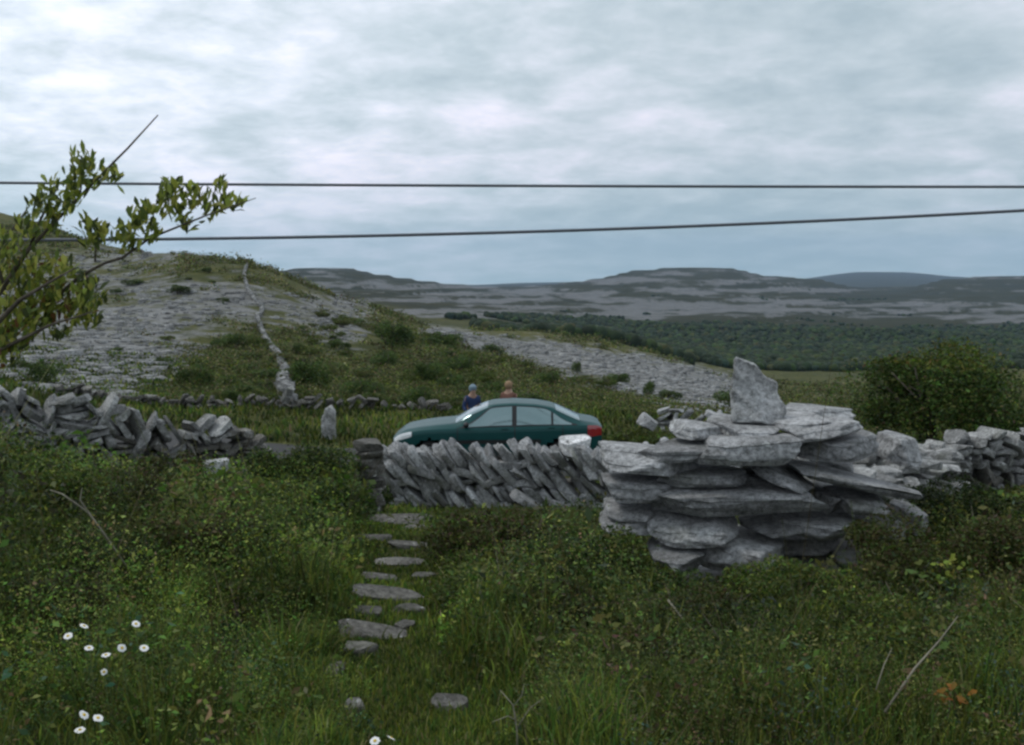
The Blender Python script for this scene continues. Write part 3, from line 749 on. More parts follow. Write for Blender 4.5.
def undergrowth():
    g = np.random.default_rng(31)
    P = []; C = []; SZ = []; TU = []; TC = []
    names = [('mid', 'yel', 'olive'), ('mid', 'dark', 'olive'), ('olive', 'mid', 'dark'), ('olive', 'brown', 'mid'), ('blue', 'dark', 'mid')]
    m = 2300
    cx, cy = scatter(m, 1.9, 17.0, g)
    for k in range(m):
        x0, y0 = cx[k], cy[k]
        pd = float(path_d(np.array([x0]), np.array([y0]))[0])
        r_ = (.07 + .032 * y0) * math.exp(g.normal(0, .38))
        if pd < .26 + r_ * .75 or y0 + r_ > 17.0: continue
        if g.random() < .22 + .3 * (fbm(x0 / .9, y0 / .9, 33, 2) < .42): continue
        vh, gz = veg_h(np.array([x0]), np.array([y0])); vh = float(vh[0]); gz = float(gz[0])
        # room left under the photograph's vegetation line
        hh = min(r_ * g.uniform(.9, 2.3), .75) * (.75 + 1.1 * vh)
        px, _ = to_px(np.array([x0]), np.array([y0]), np.array([gz]))
        mz = EYE + float(slope(np.interp(px[0], [a[0] for a in TOPL], [a[1] for a in TOPL]) + g.uniform(-12, 10))) * y0
        hh = max(.05, min(hh, mz - gz))
        broad = g.random() < .13
        n = int((110 if broad else 560) * g.uniform(.6, 1.3))
        d = g.normal(size=(n, 3)); d[:, 2] = np.abs(d[:, 2]); d /= np.linalg.norm(d, axis=1, keepdims=True)
        q = g.random((n, 1)) ** .38
        bump = (.7 + .65 * fbm(d[:, 0] * 2.3 + k * 1.7, d[:, 1] * 2.3 + d[:, 2] * 1.9, k % 89, 2))[:, None]
        p = d * q * bump * np.array([r_, r_, hh]) + np.array([x0, y0, 0])
        p[:, 2] += H(p[:, 0], p[:, 1])
        big = fbm(x0 / 1.6, y0 / 1.6, 91, 2); ty = int(np.clip(g.normal(0, .9) + (big - .35) * 9, 0, 4.99)) if g.random() < .7 else g.integers(0, 5)
        if g.random() < .27 and not broad:
            nb = int(95 * g.uniform(.6, 1.4)); a_ = g.uniform(0, 6.283, nb); q_ = np.abs(g.normal(0, .38, nb)) * r_
            TU.append(np.stack([x0 + np.cos(a_) * q_, y0 + np.sin(a_) * q_, np.cos(a_) * r_ * g.uniform(.1, .9, nb), np.sin(a_) * r_ * g.uniform(.1, .9, nb), np.minimum(min(hh, .30) * g.uniform(.45, 1.1, nb) + .03, max(.05, (mz - gz) * 1.05))], -1))
            TC.append(palette(['mid', 'yel', 'olive', 'straw'], [4, 3, 2, .35], nb, g, .16) * math.exp(g.normal(.12, .32)))
            if g.random() < .5: continue
        feather = g.random() < .5 and not broad
        c = palette(names[ty], [4, 2.2, 2], n, g, .17) * math.exp(g.normal(.18, .38)) * (.42 + 1.15 * float(sst(.38, .62, fbm(x0 / 1.9, y0 / 1.9, 119, 2)))) * (np.array([1, .88, 1.05]) if x0 > -.04 * y0 else np.array([1.08, 1.12, 1.0]))
        P.append(p); C.append(c)
        SZ.append(np.maximum(.015, .0050 * y0) * (1.8 if broad else .5 if feather else g.uniform(.6, .95)) * np.exp(g.normal(0, .3, n)))
    # thin scatter of leaves between the clumps
    n = 120000; m2 = n // 7
    sx, sy = scatter(m2, 1.8, 17.0, g); i = g.integers(0, m2, n); rad = np.minimum(.02 + .009 * sy[i], .11)
    x = sx[i] + g.normal(0, 1, n) * rad; y = sy[i] + g.normal(0, 1, n) * rad
    k = (path_d(x, y) + .3 * (vnoise(x * 4, y * 4, 8) - .5) > .2) & (y < 17) & (y > 1.2)
    x, y, i = x[k], y[k], i[k]; n = len(x); vh, gz = veg_h(x, y)
    P.append(np.stack([x, y, gz + vh * .8 * g.random(n) ** .7], -1))
    C.append(palette(['mid', 'yel', 'olive', 'dark'], [4, 2, 2, 2], n, g) * np.exp(g.normal(.05, .4, m2))[i][:, None]); SZ.append(np.maximum(.016, .0042 * y) * np.exp(g.normal(0, .35, n)))
    P = np.concatenate(P); C = np.concatenate(C); SZ = np.concatenate(SZ)
    k = clear(P[:, 0], P[:, 1]); P, C, SZ = P[k], C[k], SZ[k]
    print('undergrowth leaves', len(P))
    T = np.concatenate(TU); TC = np.concatenate(TC); k = clear(T[:, 0], T[:, 1]); T, TC = T[k], TC[k]; nt = len(T)
    x, y, dx, dy, h = T.T; gz = H(x, y) - .01; w = np.maximum(.003, .00085 * y) * g.uniform(.6, 1.4, nt); wa = g.uniform(0, 6.283, nt); wx, wy = np.cos(wa) * w, np.sin(wa) * w
    V = np.empty((nt, 5, 3))
    V[:, 0] = np.stack([x - wx, y - wy, gz], -1); V[:, 1] = np.stack([x + wx, y + wy, gz], -1)
    V[:, 2] = np.stack([x + dx * .4 - wx * .8, y + dy * .4 - wy * .8, gz + h * .68], -1); V[:, 3] = np.stack([x + dx * .4 + wx * .8, y + dy * .4 + wy * .8, gz + h * .68], -1)
    V[:, 4] = np.stack([x + dx, y + dy, gz + h], -1); b_ = np.arange(nt)[:, None] * 5
    o = np_mesh('tall_grass', V.reshape(-1, 3), [b_ + np.array([0, 1, 3, 2]), b_ + np.array([2, 3, 4])], M_grass, col=np.repeat(TC, 5, 0)); tag(o, 'arching tufts of tall grass among the foreground scrub', 'grass', kind='stuff')
    # stems
    st = 9000; j = g.integers(0, len(P), st); a = P[j].copy(); gz = H(a[:, 0], a[:, 1]); hh = np.maximum(a[:, 2] - gz, .03) * np.where(g.random(st) < .06, g.uniform(1.6, 2.6, st), g.uniform(.8, 1.3, st)); a[:, 2] = gz
    tipx = g.normal(0, .12, (st, 2)); w = np.maximum(.0012, .0004 * a[:, 1])
    V = np.empty((st, 4, 3)); V[:, 0] = a; V[:, 0, 0] -= w; V[:, 1] = a; V[:, 1, 0] += w
    tip = a + np.stack([tipx[:, 0] * hh * 3, tipx[:, 1] * hh * 3, hh], -1)
    V[:, 2] = tip; V[:, 2, 0] += w * .5; V[:, 3] = tip; V[:, 3, 0] -= w * .5
    sc = palette(['brown', 'olive', 'straw'], [2, 4, 1], st, g)
    o = leaves(P, SZ, C, g, M_leaf, 'undergrowth', up=.45, extra=(V.reshape(-1, 3), np.arange(st)[:, None] * 4 + np.arange(4), None, np.repeat(sc, 4, 0)))
    tag(o, 'tangled low scrub and leafy weeds covering the foreground slope', 'undergrowth', kind='stuff')
undergrowth()

# --- bushes
def bush_geo(g, w, h, n, leaf, pal, wts, lobes=9, sr=(.2, .36)):
    P = []; tone = []
    for k in range(lobes):
        a = g.uniform(0, 2 * math.pi); rr = g.uniform(0, .85) ** .7 * (.75 if sr[0] >= .2 else 1)
        cz = g.uniform(.35, .82) * (1 - .25 * rr)
        c = np.array([math.cos(a) * rr * w * .5, math.sin(a) * rr * w * .5, cz * h]); s = g.uniform(*sr)
        m = int(n / lobes); d = g.normal(size=(m, 3)); d /= np.linalg.norm(d, axis=1, keepdims=True)
        r_ = g.uniform(.35, 1, (m, 1)) ** .5
        bump = 1 + .35 * (fbm(d[:, 0] * 3 + k, d[:, 1] * 3 + d[:, 2] * 2, k + 3, 2) - .5)[:, None] * 2
        p = c + d * r_ * bump * np.array([w * s, w * s, h * s * .95])
        P.append(p); tone.append(np.full(m, math.exp(g.normal(0, .18))))
    P = np.concatenate(P); tone = np.concatenate(tone)
    k = P[:, 2] > .02 * h; P = P[k]; tone = tone[k]
    return P, palette(pal, wts, len(P), g) * tone[:, None]

def branches(g, w, h, n=9, r=.04):
    acc = Acc()
    for k in range(n):
        a = g.uniform(0, 2 * math.pi); rr = g.uniform(.1, .42) * w; hh = g.uniform(.6, .88) * h
        p0 = np.array([g.normal(0, .04 * w), g.normal(0, .04 * w), -.1]); p2 = np.array([math.cos(a) * rr, math.sin(a) * rr, hh])
        p1 = (p0 + p2) / 2 + g.normal(0, .05 * w, 3) + [0, 0, .06 * h]
        V, Q, T = tube([p0, p1, p2], [r, r * .6, r * .2], 5); acc.add(V, Q, T)
    return acc

g = np.random.default_rng(51)
bw = empty('round_bush', (gx(938, 18.5), 18.5, float(H(gx(938, 18.5), 18.5))))
tag(bw, 'large rounded dark green bush behind the wall at the right side', 'bush')
P, c = bush_geo(g, 3.05, 2.6, 46000, .05, ['dark', 'mid', 'olive', 'brown'], [2.6, 3.6, 2.4, .3], lobes=44, sr=(.09, .25))
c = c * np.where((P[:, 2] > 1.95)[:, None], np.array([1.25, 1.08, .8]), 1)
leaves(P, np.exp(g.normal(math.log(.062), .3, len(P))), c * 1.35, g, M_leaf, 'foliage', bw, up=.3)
branches(g, 2.9, 2.4, 14, .05).build('branches', M_bark, bw)

# two small bushes in the opening by the pier
for (px_, Y_, w_, h_, lab) in [(312, 15.4, 1.35, 1.2, 'leafy green shrub between the end of the left wall and the stone pier'),
                               (278, 14.6, .95, 1.1, 'rounded leafy shrub against the right end of the tumbled left wall')]:
    b = empty('shrub', (gx(px_, Y_), Y_, float(H(gx(px_, Y_), Y_)))); tag(b, lab, 'shrub')
    P, c = bush_geo(g, w_, h_, 9000, .04, ['mid', 'dark', 'olive', 'yel'], [4, 3, 2, 1], lobes=9)
    leaves(P, np.exp(g.normal(math.log(.045), .3, len(P))), c, g, M_leaf, 'foliage', b, up=.3)
    branches(g, w_, h_, 6, .015).build('branches', M_bark, b)

# low shrub mounds standing out of the foreground scrub
for (px_, Y_, w_, h_, pi) in [(462, 9.6, .95, .62, 2), (520, 8.8, 1.1, .68, 2), (585, 7.6, 1.0, .6, 1), (500, 7.0, .8, .5, 0), (560, 6.0, .8, .42, 2), (305, 12.6, 1.3, .85, 1), (225, 12.2, 1.3, .85, 0), (130, 11.2, 1.3, .9, 2),
                             (45, 9.4, 1.2, .8, 0), (280, 9.0, 1.0, .62, 1), (190, 8.2, 1.1, .62, 2), (90, 7.0, .9, .5, 1), (250, 6.4, .7, .4, 0), (30, 5.6, .7, .42, 2), (700, 6.3, .9, .42, 2), (800, 6.7, 1.0, .5, 0), (895, 7.3, .9, .75, 2),
                             (975, 9.0, 1.2, .85, 1), (1012, 7.2, 1.0, .68, 2), (745, 5.2, .75, .34, 1), (920, 5.5, .8, .42, 0), (640, 5.0, .6, .32, 2), (850, 4.5, .6, .3, 1), (345, 14.2, .8, .95, 1), (622, 7.75, .75, .55, 0), (590, 8.6, .7, .5, 1), (668, 7.3, .7, .34, 1), (765, 7.2, .9, .40, 2), (380, 16.1, .4, .5, 1)]:
    x_ = (px_ - 512) / F * Y_; b = empty('low_shrub', (x_, Y_, float(H(x_, Y_)))); tag(b, 'low leafy shrub standing up out of the tangled foreground scrub', 'shrub', 'low shrubs in the foreground scrub')
    lf = .008 + .0030 * Y_; n_ = int(1.5 * w_ * h_ / (lf * lf) * 6)
    P, c = bush_geo(g, w_, h_, min(n_, 14000), .04, [['mid', 'yel', 'olive'], ['mid', 'dark', 'olive'], ['olive', 'brown', 'mid']][pi], [4, 2, 2], lobes=11, sr=(.13, .30))
    leaves(P, np.exp(g.normal(math.log(lf), .3, len(P))), c * math.exp(g.normal(-.12, .25)), g, M_leaf, 'foliage', b, up=.4)
    branches(g, w_, h_, 7, .010).build('branches', M_bark, b)

# hillside shrubs: four kinds, copied
protos = []
for k, (w_, h_, pal, wt) in enumerate([(1.0, .75, ['dark', 'mid', 'olive'], [2, 3.5, 2]), (1.0, .6, ['olive', 'mid', 'yel'], [3, 3, 1]), (1.0, .9, ['dark', 'olive', 'mid'], [2.4, 1, 3]), (1.0, .55, ['olive', 'brown', 'mid'], [3, 1.4, 2])]):
    r0 = empty('hillside_shrub')
    P, c = bush_geo(g, w_, h_, 2600, .05, pal, wt, lobes=12, sr=(.12, .27))
    f = leaves(P, np.exp(g.normal(math.log(.055), .3, len(P))), c * 1.25, g, M_leaf, 'foliage', r0, up=.3)
    br = branches(g, w_, h_, 5, .02).build('branches', M_bark, r0)
    protos.append((r0, f, br))
used = set()
def put_shrub(kind, px_, Y_, wpx, lab, group=None, hs=1.0):
    r0, f, br = protos[kind]
    if kind in used:
        r1 = r0.copy(); COL.objects.link(r1)
        for ch in (f, br):
            c2 = ch.copy(); COL.objects.link(c2); c2.parent = r1
    else:
        used.add(kind); r1 = r0
    x_ = gx(px_, Y_) / 1.01 * 1.003; s = wpx / F * Y_
    r1.location = (x_, Y_, float(H(x_, Y_)) - .04 * s); r1.scale = (s, s, s * hs); r1.rotation_euler = (0, 0, rnd.uniform(0, 6.2))
    r1['label'] = lab; r1['category'] = 'bush'
    if group: r1['group'] = group
    elif 'group' in r1: del r1['group']
    return r1
def Yat(px_, py_, lo, hi):
    """first distance where the ground is seen at (px,py)"""
    Y = np.linspace(lo, hi, 600); x_ = (px_ - 512) / F * Y * 1.003
    _, py = to_px(x_, Y, H(x_, Y)); i = int(np.argmin(np.abs(py - py_))); return float(Y[i])
for (a, b, w, kd, lab, hs) in [
    (195, 391, 34, 0, 'round dark bush on the limestone slope directly above the left wall', 1.2),
    (44, 385, 36, 2, 'dark bush above the left wall near the left edge, under the leafy branch', 1.0),
    (20, 372, 20, 0, 'small dark bush at the left edge, beside a larger one above the wall', 1.0),
    (308, 392, 44, 2, 'dark green bush just right of the crooked wall on the hillside', 1.1),
    (650, 398, 13, 2, 'small upright dark bush standing alone on pale ground left of the pointed slab', 2.0),
    (577, 374, 11, 2, 'tiny upright dark bush on the grey limestone band above the car', 1.7),
    (685, 425, 72, 1, 'wide yellow green bush between the car and the pointed upright slab', .75),
    (630, 446, 44, 1, 'bright green bush just behind the tail of the car', .9),
    (250, 272, 13, 2, 'small dark bush on the skyline at the top of the crooked wall', 1.5),
    (180, 294, 26, 0, 'low dark bush high on the left limestone slope', .6),
    (137, 285, 22, 0, 'low dark bush on the upper limestone slope under the branch tip', .5),
    (395, 350, 42, 2, 'dark bush at the top of the scrubby slope, above the car bonnet', 1.0)]:
    Y_ = {685: 25.6, 630: 24.9}.get(a) or Yat(a, b, 27, 260)
    put_shrub(kd, a, Y_, w, lab, hs=hs)
g2 = random.Random(77)
cnt = 0
while cnt < 135:
    a = g2.uniform(215, 830); b = g2.uniform(318, 412)
    if a < 300 and b < 345: continue
    top = np.interp(a, [215, 300, 430, 520, 620, 730, 830], [345, 305, 335, 360, 378, 400, 400])
    if b < top: continue
    if a > 500 and g2.random() < .7: continue
    Y_ = Yat(a, b, 31, 260)
    w = g2.uniform(14, 34) * (1.25 - (412 - b) / 160)
    put_shrub(g2.choice([0, 1, 1, 3, 2]), a, Y_, w, 'low scrub bush among many on the green slope behind the car', 'scrub bushes on the slope behind the car', hs=g2.uniform(.6, 1.0)); cnt += 1
cnt = 0
while cnt < 26:
    a = g2.uniform(-20, 340); b = g2.uniform(262, 385)
    if b < 262 + max(0, (a - 250)) * .5: continue
    Y_ = Yat(a, b, 34, 250)
    put_shrub(g2.choice([0, 2, 3]), a, Y_, g2.uniform(7, 18), 'small bush sprouting from the bare limestone slope at the left', 'bushes on the limestone slope', hs=g2.uniform(.5, .8)); cnt += 1

# continuous low scrub on the slope
def hill_scrub():
    g = np.random.default_rng(61)
    m = 9000
    t = g.uniform(-.55, .6, m); Y = np.exp(g.uniform(math.log(31), math.log(330), m)); x = t * Y
    z = H(x, Y); px, py = to_px(x, Y, z)
    rk = rock_mask(x, Y, z)
    k = (fbm(x / 5, Y / 5, 71, 3) - .5 + .27 - rk * .90) > 0
    x, Y = x[k], Y[k]; m = len(x)
    n = 46; rad = np.minimum(.25 + .011 * Y, 2.2) * g.uniform(.5, 1.2, m)
    d = g.normal(size=(m, n, 3)) * .5
    X = x[:, None] + d[:, :, 0] * rad[:, None]; Yy = Y[:, None] + d[:, :, 1] * rad[:, None]
    Z = H(X, Yy) + np.abs(d[:, :, 2]) * rad[:, None] * .6
    P = np.stack([X, Yy, Z], -1).reshape(-1, 3)
    c = 1.15 * palette(['olive', 'mid', 'dark', 'yel', 'straw', 'brown'], [5, 1.5, 2, 1.4, 1.6, 1.6], m * n, g, .2) * np.repeat(np.exp(g.normal(0, .3, m)), n)[:, None]
    o = leaves(P, np.repeat(np.maximum(.06, .0023 * Y), n) * g.uniform(.6, 1.3, m * n), c, g, M_leaf, 'hillside_scrub', up=.3, ratio=.7)
    tag(o, 'continuous low green scrub spread over the hillside and slope', 'scrub', kind='stuff')
hill_scrub()

# loose limestone on the left hillside and the grey band
def rubble():
    g = np.random.default_rng(63); gg = random.Random(9)
    m = 15000
    t = g.uniform(-.60, .35, m); Y = np.exp(g.uniform(math.log(31), math.log(300), m)); x = t * Y
    z = H(x, Y); rk = rock_mask(x, Y, z) + (fbm(x / 4, Y / 4, 5, 3) - .5) * .8
    k = rk > .55
    x, Y, z = x[k], Y[k], z[k]
    V0, F0 = [], None
    lib = [stone_geo((1, 1, 1), 5000 + i, 1, 5, True)[0] for i in range(14)]; F0 = ICO[1][1]
    n = len(x); s = np.minimum(.18 + .0042 * Y, 1.2) * np.exp(g.normal(0, .35, n))
    a = g.uniform(0, 6.28, n); ca, sa = np.cos(a), np.sin(a)
    L = np.array(lib)[g.integers(0, 14, n)] * s[:, None, None] * np.array([1, .8, .38])
    Vx = L[:, :, 0] * ca[:, None] - L[:, :, 1] * sa[:, None] + x[:, None]
    Vy = L[:, :, 0] * sa[:, None] + L[:, :, 1] * ca[:, None] + Y[:, None]
    V = np.stack([Vx, Vy, L[:, :, 2] + z[:, None] + .03], -1).reshape(-1, 3)
    nv = lib[0].shape[0]
    T = (np.arange(n)[:, None, None] * nv + F0[None]).reshape(-1, 3)
    o = np_mesh('limestone_rubble', V, [T], M_stone_far); tag(o, 'loose broken limestone strewn over the bare hillside', 'rubble', kind='stuff')
rubble()

# valley woodland and distant scrub
M_wood = leaf_mat('woodland_foliage', .8, .1)
def woodland():
    g = np.random.default_rng(64)
    V0, F0 = ICO[2]
    lib = []
    for i in range(10):
        V = V0.copy(); V *= (1 + .9 * noise3(V, 2.2, i * 7 + 1, 3))[:, None]; V[:, 2] *= .95; lib.append(V)
    m = 42000
    t = g.uniform(-.3, .66, m); Y = g.uniform(330, 3000, m) ; Y = 330 + (3000 - 330) * g.random(m) ** 1.6; x = t * Y
    z = H(x, Y); px, py = to_px(x, Y, z)
    w = np.zeros(m)
    for (cx, cy, rx, ry, a) in [(640, 332, 150, 10, 1), (780, 345, 150, 16, 1.2), (900, 352, 180, 20, 1.2), (560, 322, 60, 5, .8), (1000, 340, 60, 14, .8), (760, 300, 60, 3, .45),
                                (860, 300, 40, 3, .5), (480, 318, 60, 3, .5), (600, 316, 70, 2.5, .35), (960, 328, 60, 3, .6), (900, 315, 100, 2, .3), (800, 290, 50, 2, .4), (790, 362, 80, 7, .8), (640, 296, 60, 2, .4), (700, 288, 50, 2, .35), (430, 296, 60, 2, .35), (560, 312, 40, 2, .4), (700, 313, 40, 2, .4)]:
        w += a * np.exp(-(((px - cx) / rx) ** 2 + ((py - cy) / ry) ** 2) * 1.1)
    k = (w + (fbm(x / 60, Y / 60, 15, 3) - .5) * 1.1) > .55
    x, Y, z = x[k], Y[k], z[k]; n = len(x)
    s = g.uniform(1.6, 3.0, n)
    a = g.uniform(0, 6.28, n); ca, sa = np.cos(a), np.sin(a)
    L = np.array(lib)[g.integers(0, 10, n)] * s[:, None, None]
    V = np.stack([L[:, :, 0] * ca[:, None] - L[:, :, 1] * sa[:, None] + x[:, None], L[:, :, 0] * sa[:, None] + L[:, :, 1] * ca[:, None] + Y[:, None], L[:, :, 2] + z[:, None] + s[:, None] * .55], -1).reshape(-1, 3)
    nv = len(V0); T = (np.arange(n)[:, None, None] * nv + F0[None]).reshape(-1, 3)
    c = palette(['dark', 'mid', 'blue', 'olive'], [4, 2, .6, .6], n, g, .13) * .62
    o = np_mesh('woodland', V, [T], M_wood, col=np.repeat(c, nv, 0)); tag(o, 'dark green woodland filling the valley floor', 'woodland', kind='stuff')
    print('woodland trees', n)
woodland()

# ------------------------------------------------------------------ leafy branch at the left edge
def nice_leaf(P, d, up, L_, W_):
    s = d.cross(up).normalized(); n_ = s.cross(d).normalized()
    v = [P, P + d * L_ * .3 + s * W_ * .36 + n_ * W_ * .12, P + d * L_ * .68 + s * W_ * .5 + n_ * W_ * .16, P + d * L_ - n_ * L_ * .08,
         P + d * L_ * .68 - s * W_ * .5 + n_ * W_ * .16, P + d * L_ * .3 - s * W_ * .36 + n_ * W_ * .12, P + d * L_ * .35, P + d * L_ * .7]
    q = [[6, 1, 2, 7], [6, 7, 4, 5]]; t = [[0, 1, 6], [0, 6, 5], [7, 2, 3], [7, 3, 4]]
    return np.array([list(a) for a in v]), np.array(q), np.array(t)
def leafy_branch():
    g = random.Random(5)
    YB = 3.0
    root = empty('leafy_shrub', (-2.0, 3.1, float(H(-2.0, 3.1)))); ro = root.location
    tag(root, 'leafy shrub branch reaching in from the left edge against the sky', 'shrub')
    wood = Acc(); lv = Acc()
    def P3(px, py, dy=0): return pt(px, py, YB + dy)
    limbs = [
     ([Vector((-2.0, 3.1, ro.z - .1)), P3(-110, 470, .05), P3(-50, 370, .0), P3(0, 292), P3(28, 250), P3(55, 222), P3(90, 186), P3(128, 148), P3(158, 115)], [.022, .018, .014, .008, .0062, .005, .004, .003, .0018]),
     ([P3(-80, 400, .05), P3(-10, 345, .1), P3(40, 310, .1), P3(82, 275, .05), P3(105, 263), P3(122, 258), P3(150, 238), P3(180, 226, -.02), P3(205, 216, -.05), P3(228, 208, -.06), P3(256, 198, -.06)], [.014, .010, .007, .0055, .005, .0045, .004, .0033, .0027, .002, .0012]),
     ([P3(-60, 380, -.1), P3(-10, 330, -.12), P3(20, 300, -.15), P3(50, 282, -.15), P3(75, 268, -.1)], [.012, .008, .006, .004, .002]),
     ([P3(-90, 420, -.1), P3(-40, 370, -.1), P3(10, 345, -.12), P3(50, 325, -.1), P3(92, 312, -.1)], [.012, .008, .006, .004, .002]),
     ([P3(30, 248), P3(38, 225), P3(50, 200), P3(58, 188)], [.005, .004, .003, .0015]),
     ([P3(5, 290), P3(-5, 255), P3(10, 232, .05), P3(30, 205, .05)], [.005, .004, .003, .0015]),
     ([P3(80, 196), P3(82, 180), P3(80, 160)], [.003, .002, .001]),
     ([P3(95, 262), P3(96, 250), P3(92, 236)], [.003, .002, .001]),
     ([P3(205, 216, -.05), P3(212, 200, -.05), P3(218, 184, -.05)], [.002, .0015, .001])]
    for pts_, rr in limbs:
        V, Q, T = tube([p - ro for p in pts_], rr, 6); wood.add(V, Q, T)
    wood.build('branches', M_bark, root, smooth=True)
    greens = [(.25, .28, .05), (.19, .24, .04), (.32, .32, .07), (.09, .13, .03), (.06, .08, .025), (.18, .22, .04)]
    def cluster(px, py, r, n, dy=0, red=0.0, sz=1.0):
        for _ in range(n):
            a = g.uniform(0, 6.28); q = r * g.random() ** .6
            p = P3(px + q * math.cos(a), py + q * math.sin(a), dy + g.uniform(-.05, .05)) - ro
            d = Vector((g.gauss(.2, .4), g.gauss(-.1, .35), g.gauss(.75, .4))).normalized()
            c = g.choice(greens); kk = math.exp(g.gauss(.1, .2)); c = tuple(k * kk for k in c)
            if g.random() < red * .55: c = g.choice([(.16, .075, .03), (.13, .05, .03), (.2, .13, .03)])
            V, Q, T = nice_leaf(p, d, Vector((g.gauss(0, .4), g.gauss(-.5, .3), g.gauss(.6, .4))).normalized(), g.uniform(.020, .050) * sz, g.uniform(.008, .018) * sz)
            lv.add(V, Q, T, c)
    for a in [(82, 168, 13, 20), (92, 180, 12, 16), (74, 182, 12, 16), (74, 198, 11, 14), (112, 178, 9, 9), (50, 192, 10, 12), (40, 212, 13, 20), (60, 212, 12, 14), (30, 228, 14, 18), (50, 232, 10, 9),
              (96, 240, 13, 26), (90, 230, 9, 10), (122, 238, 12, 18), (140, 222, 13, 20), (150, 236, 11, 14), (160, 208, 13, 20), (172, 196, 12, 18), (178, 216, 10, 12), (192, 200, 11, 14), (188, 228, 7, 6),
              (205, 208, 9, 9), (218, 190, 7, 8), (226, 208, 9, 10), (238, 206, 6, 5), (212, 218, 7, 5), (130, 250, 9, 8), (30, 268, 16, 14), (60, 270, 14, 12)]:
        cluster(a[0], a[1], a[2], int(a[3] * 2.4), red=.0)
    for a in [(15, 268, 28, 26), (60, 290, 26, 30), (88, 298, 18, 22), (20, 300, 32, 46), (50, 318, 26, 40), (85, 318, 14, 16), (10, 330, 26, 36), (-30, 300, 30, 30), (0, 250, 16, 12), (-20, 350, 30, 20), (5, 352, 18, 14)]:
        cluster(a[0], a[1], a[2], int(a[3] * 4.6), dy=g.uniform(-.15, .1), red=.14, sz=.95)
    lv.build('foliage', M_leaf, root)
leafy_branch()

# ------------------------------------------------------------------ daisies
M_petal = simple('petal_white', (.80, .80, .78), .6, .2, var=.04)
M_yolk = simple('flower_yellow', (.62, .42, .04), .7, .2, var=.15, scale=80)
M_stemg = simple('flower_stem', (.07, .10, .03), .6, .2, var=.2, scale=40)
def daisy(px, py, Y, lab, tiltv=(0, 0), size=.019):
    c = pt(px, py, Y); gz = float(H(c.x, Y))
    root = empty('daisy', (c.x, Y, gz)); tag(root, lab, 'flower', 'white daisies in the lower left grass')
    top = Vector((0, 0, c.z - gz))
    if top.z < .08: top.z = .08
    V, Q, T = tube([Vector((.02, .03, -.02)), Vector((.012, .01, top.z * .5)), top], [.0022, .0018, .0015], 5)
    a = Acc(); a.add(V, Q, T); a.build('stem', M_stemg, root)
    Mx = Euler((R(tiltv[0]), R(tiltv[1]), rnd.uniform(0, 1))).to_matrix()
    pa = Acc(); n = 15
    for i in range(n):
        an = 2 * math.pi * i / n; d = Vector((math.cos(an), math.sin(an), 0)); s = Vector((-d.y, d.x, 0)); L_ = size * rnd.uniform(.9, 1.1)
        vs = [d * .004, d * L_ * .5 + s * .0042 + Vector((0, 0, .002)), d * L_ + s * .0028, d * L_ - s * .0028, d * L_ * .5 - s * .0042 + Vector((0, 0, .002))]
        pa.add([list(Mx @ v + top) for v in vs], T=[[0, 1, 4], [1, 2, 3], [1, 3, 4]])
    pa.build('petals', M_petal, root)
    V, Fc = ICO[2]; V = V * np.array([.0058, .0058, .003]); V[:, 2] += .0015
    V = V @ np.array(Mx).T + np.array(top); ca = Acc(); ca.add(V, T=Fc); ca.build('flower_centre', M_yolk, root, smooth=True)
for (a, b, lab, t) in [(84, 626, 'white daisy, upper left of the loose group in the lower left', (60, 10)), (68, 636, 'white daisy farthest left of the group of daisies', (50, -20)),
                       (136, 624, 'white daisy at the top right of the daisy group', (55, 15)), (89, 648, 'white daisy second from the left in the middle row of the daisy group', (60, 0)),
                       (106, 655, 'white daisy in the centre, lowest of the middle row of daisies', (45, 0)), (122, 648, 'white daisy between the central one and the rightmost one', (65, 10)),
                       (144, 648, 'white daisy farthest right in the middle row', (60, 20)), (104, 672, 'small white daisy alone below the middle row', (70, 0)),
                       (84, 715, 'white daisy tilted sideways at the bottom left, upper one of a pair', (30, 40)), (80, 730, 'white daisy at the bottom left, lowest of its pair', (20, 10)),
                       (98, 718, 'half turned white daisy just right of the bottom left pair', (70, 60)), (375, 741, 'white daisy cut by the bottom edge, left of two', (50, 0)), (391, 738, 'white daisy at the bottom edge, right of two', (50, 20))]:
    Y = 3.75 if b < 700 else 3.2
    c = pt(a, b, Y)
    daisy(a, b, Y, lab, (t[0] * .45 + rnd.uniform(-22, 25), t[1] * .6 + rnd.uniform(-30, 30)), .0165 if b != 672 else .012)

# dry stems, twig and dead leaf
def stalk(name, pts_, r0, lab, cat, m_=None, branch=()):
    P = [pt(*p) for p in pts_]; root = P[0]
    a = Acc(); V, Q, T = tube([p - root for p in P], [r0 * (1 - .7 * i / (len(P) - 1)) for i in range(len(P))], 5); a.add(V, Q, T)
    for b in branch:
        V, Q, T = tube([pt(*p) - root for p in b], [r0 * .6, r0 * .4, r0 * .2][:len(b)] if len(b) <= 3 else r0 * .4, 5); a.add(V, Q, T)
    o = a.build(name, m_ or M_dry, smooth=True); o.location = root; tag(o, lab, cat); return o
stalk('dead_branch', [(128, 570, 6.6), (108, 540, 6.4), (88, 512, 6.3), (62, 494, 6.3), (50, 490, 6.3)], .011, 'bare grey dead branch arching over the scrub at the left', 'branch', branch=[[(88, 512, 6.3), (80, 500, 6.3), (82, 488, 6.3)]])
stalk('dry_stalk', [(885, 712, 3.9), (915, 668, 3.95), (940, 640, 4.0), (958, 616, 4.0)], .006, 'long straw coloured stalk slanting at the lower right', 'stalk')
stalk('dry_stalk', [(876, 690, 3.9), (884, 665, 3.95), (892, 648, 4.0)], .0035, 'short pale stalk left of the long slanting stalk', 'stalk')
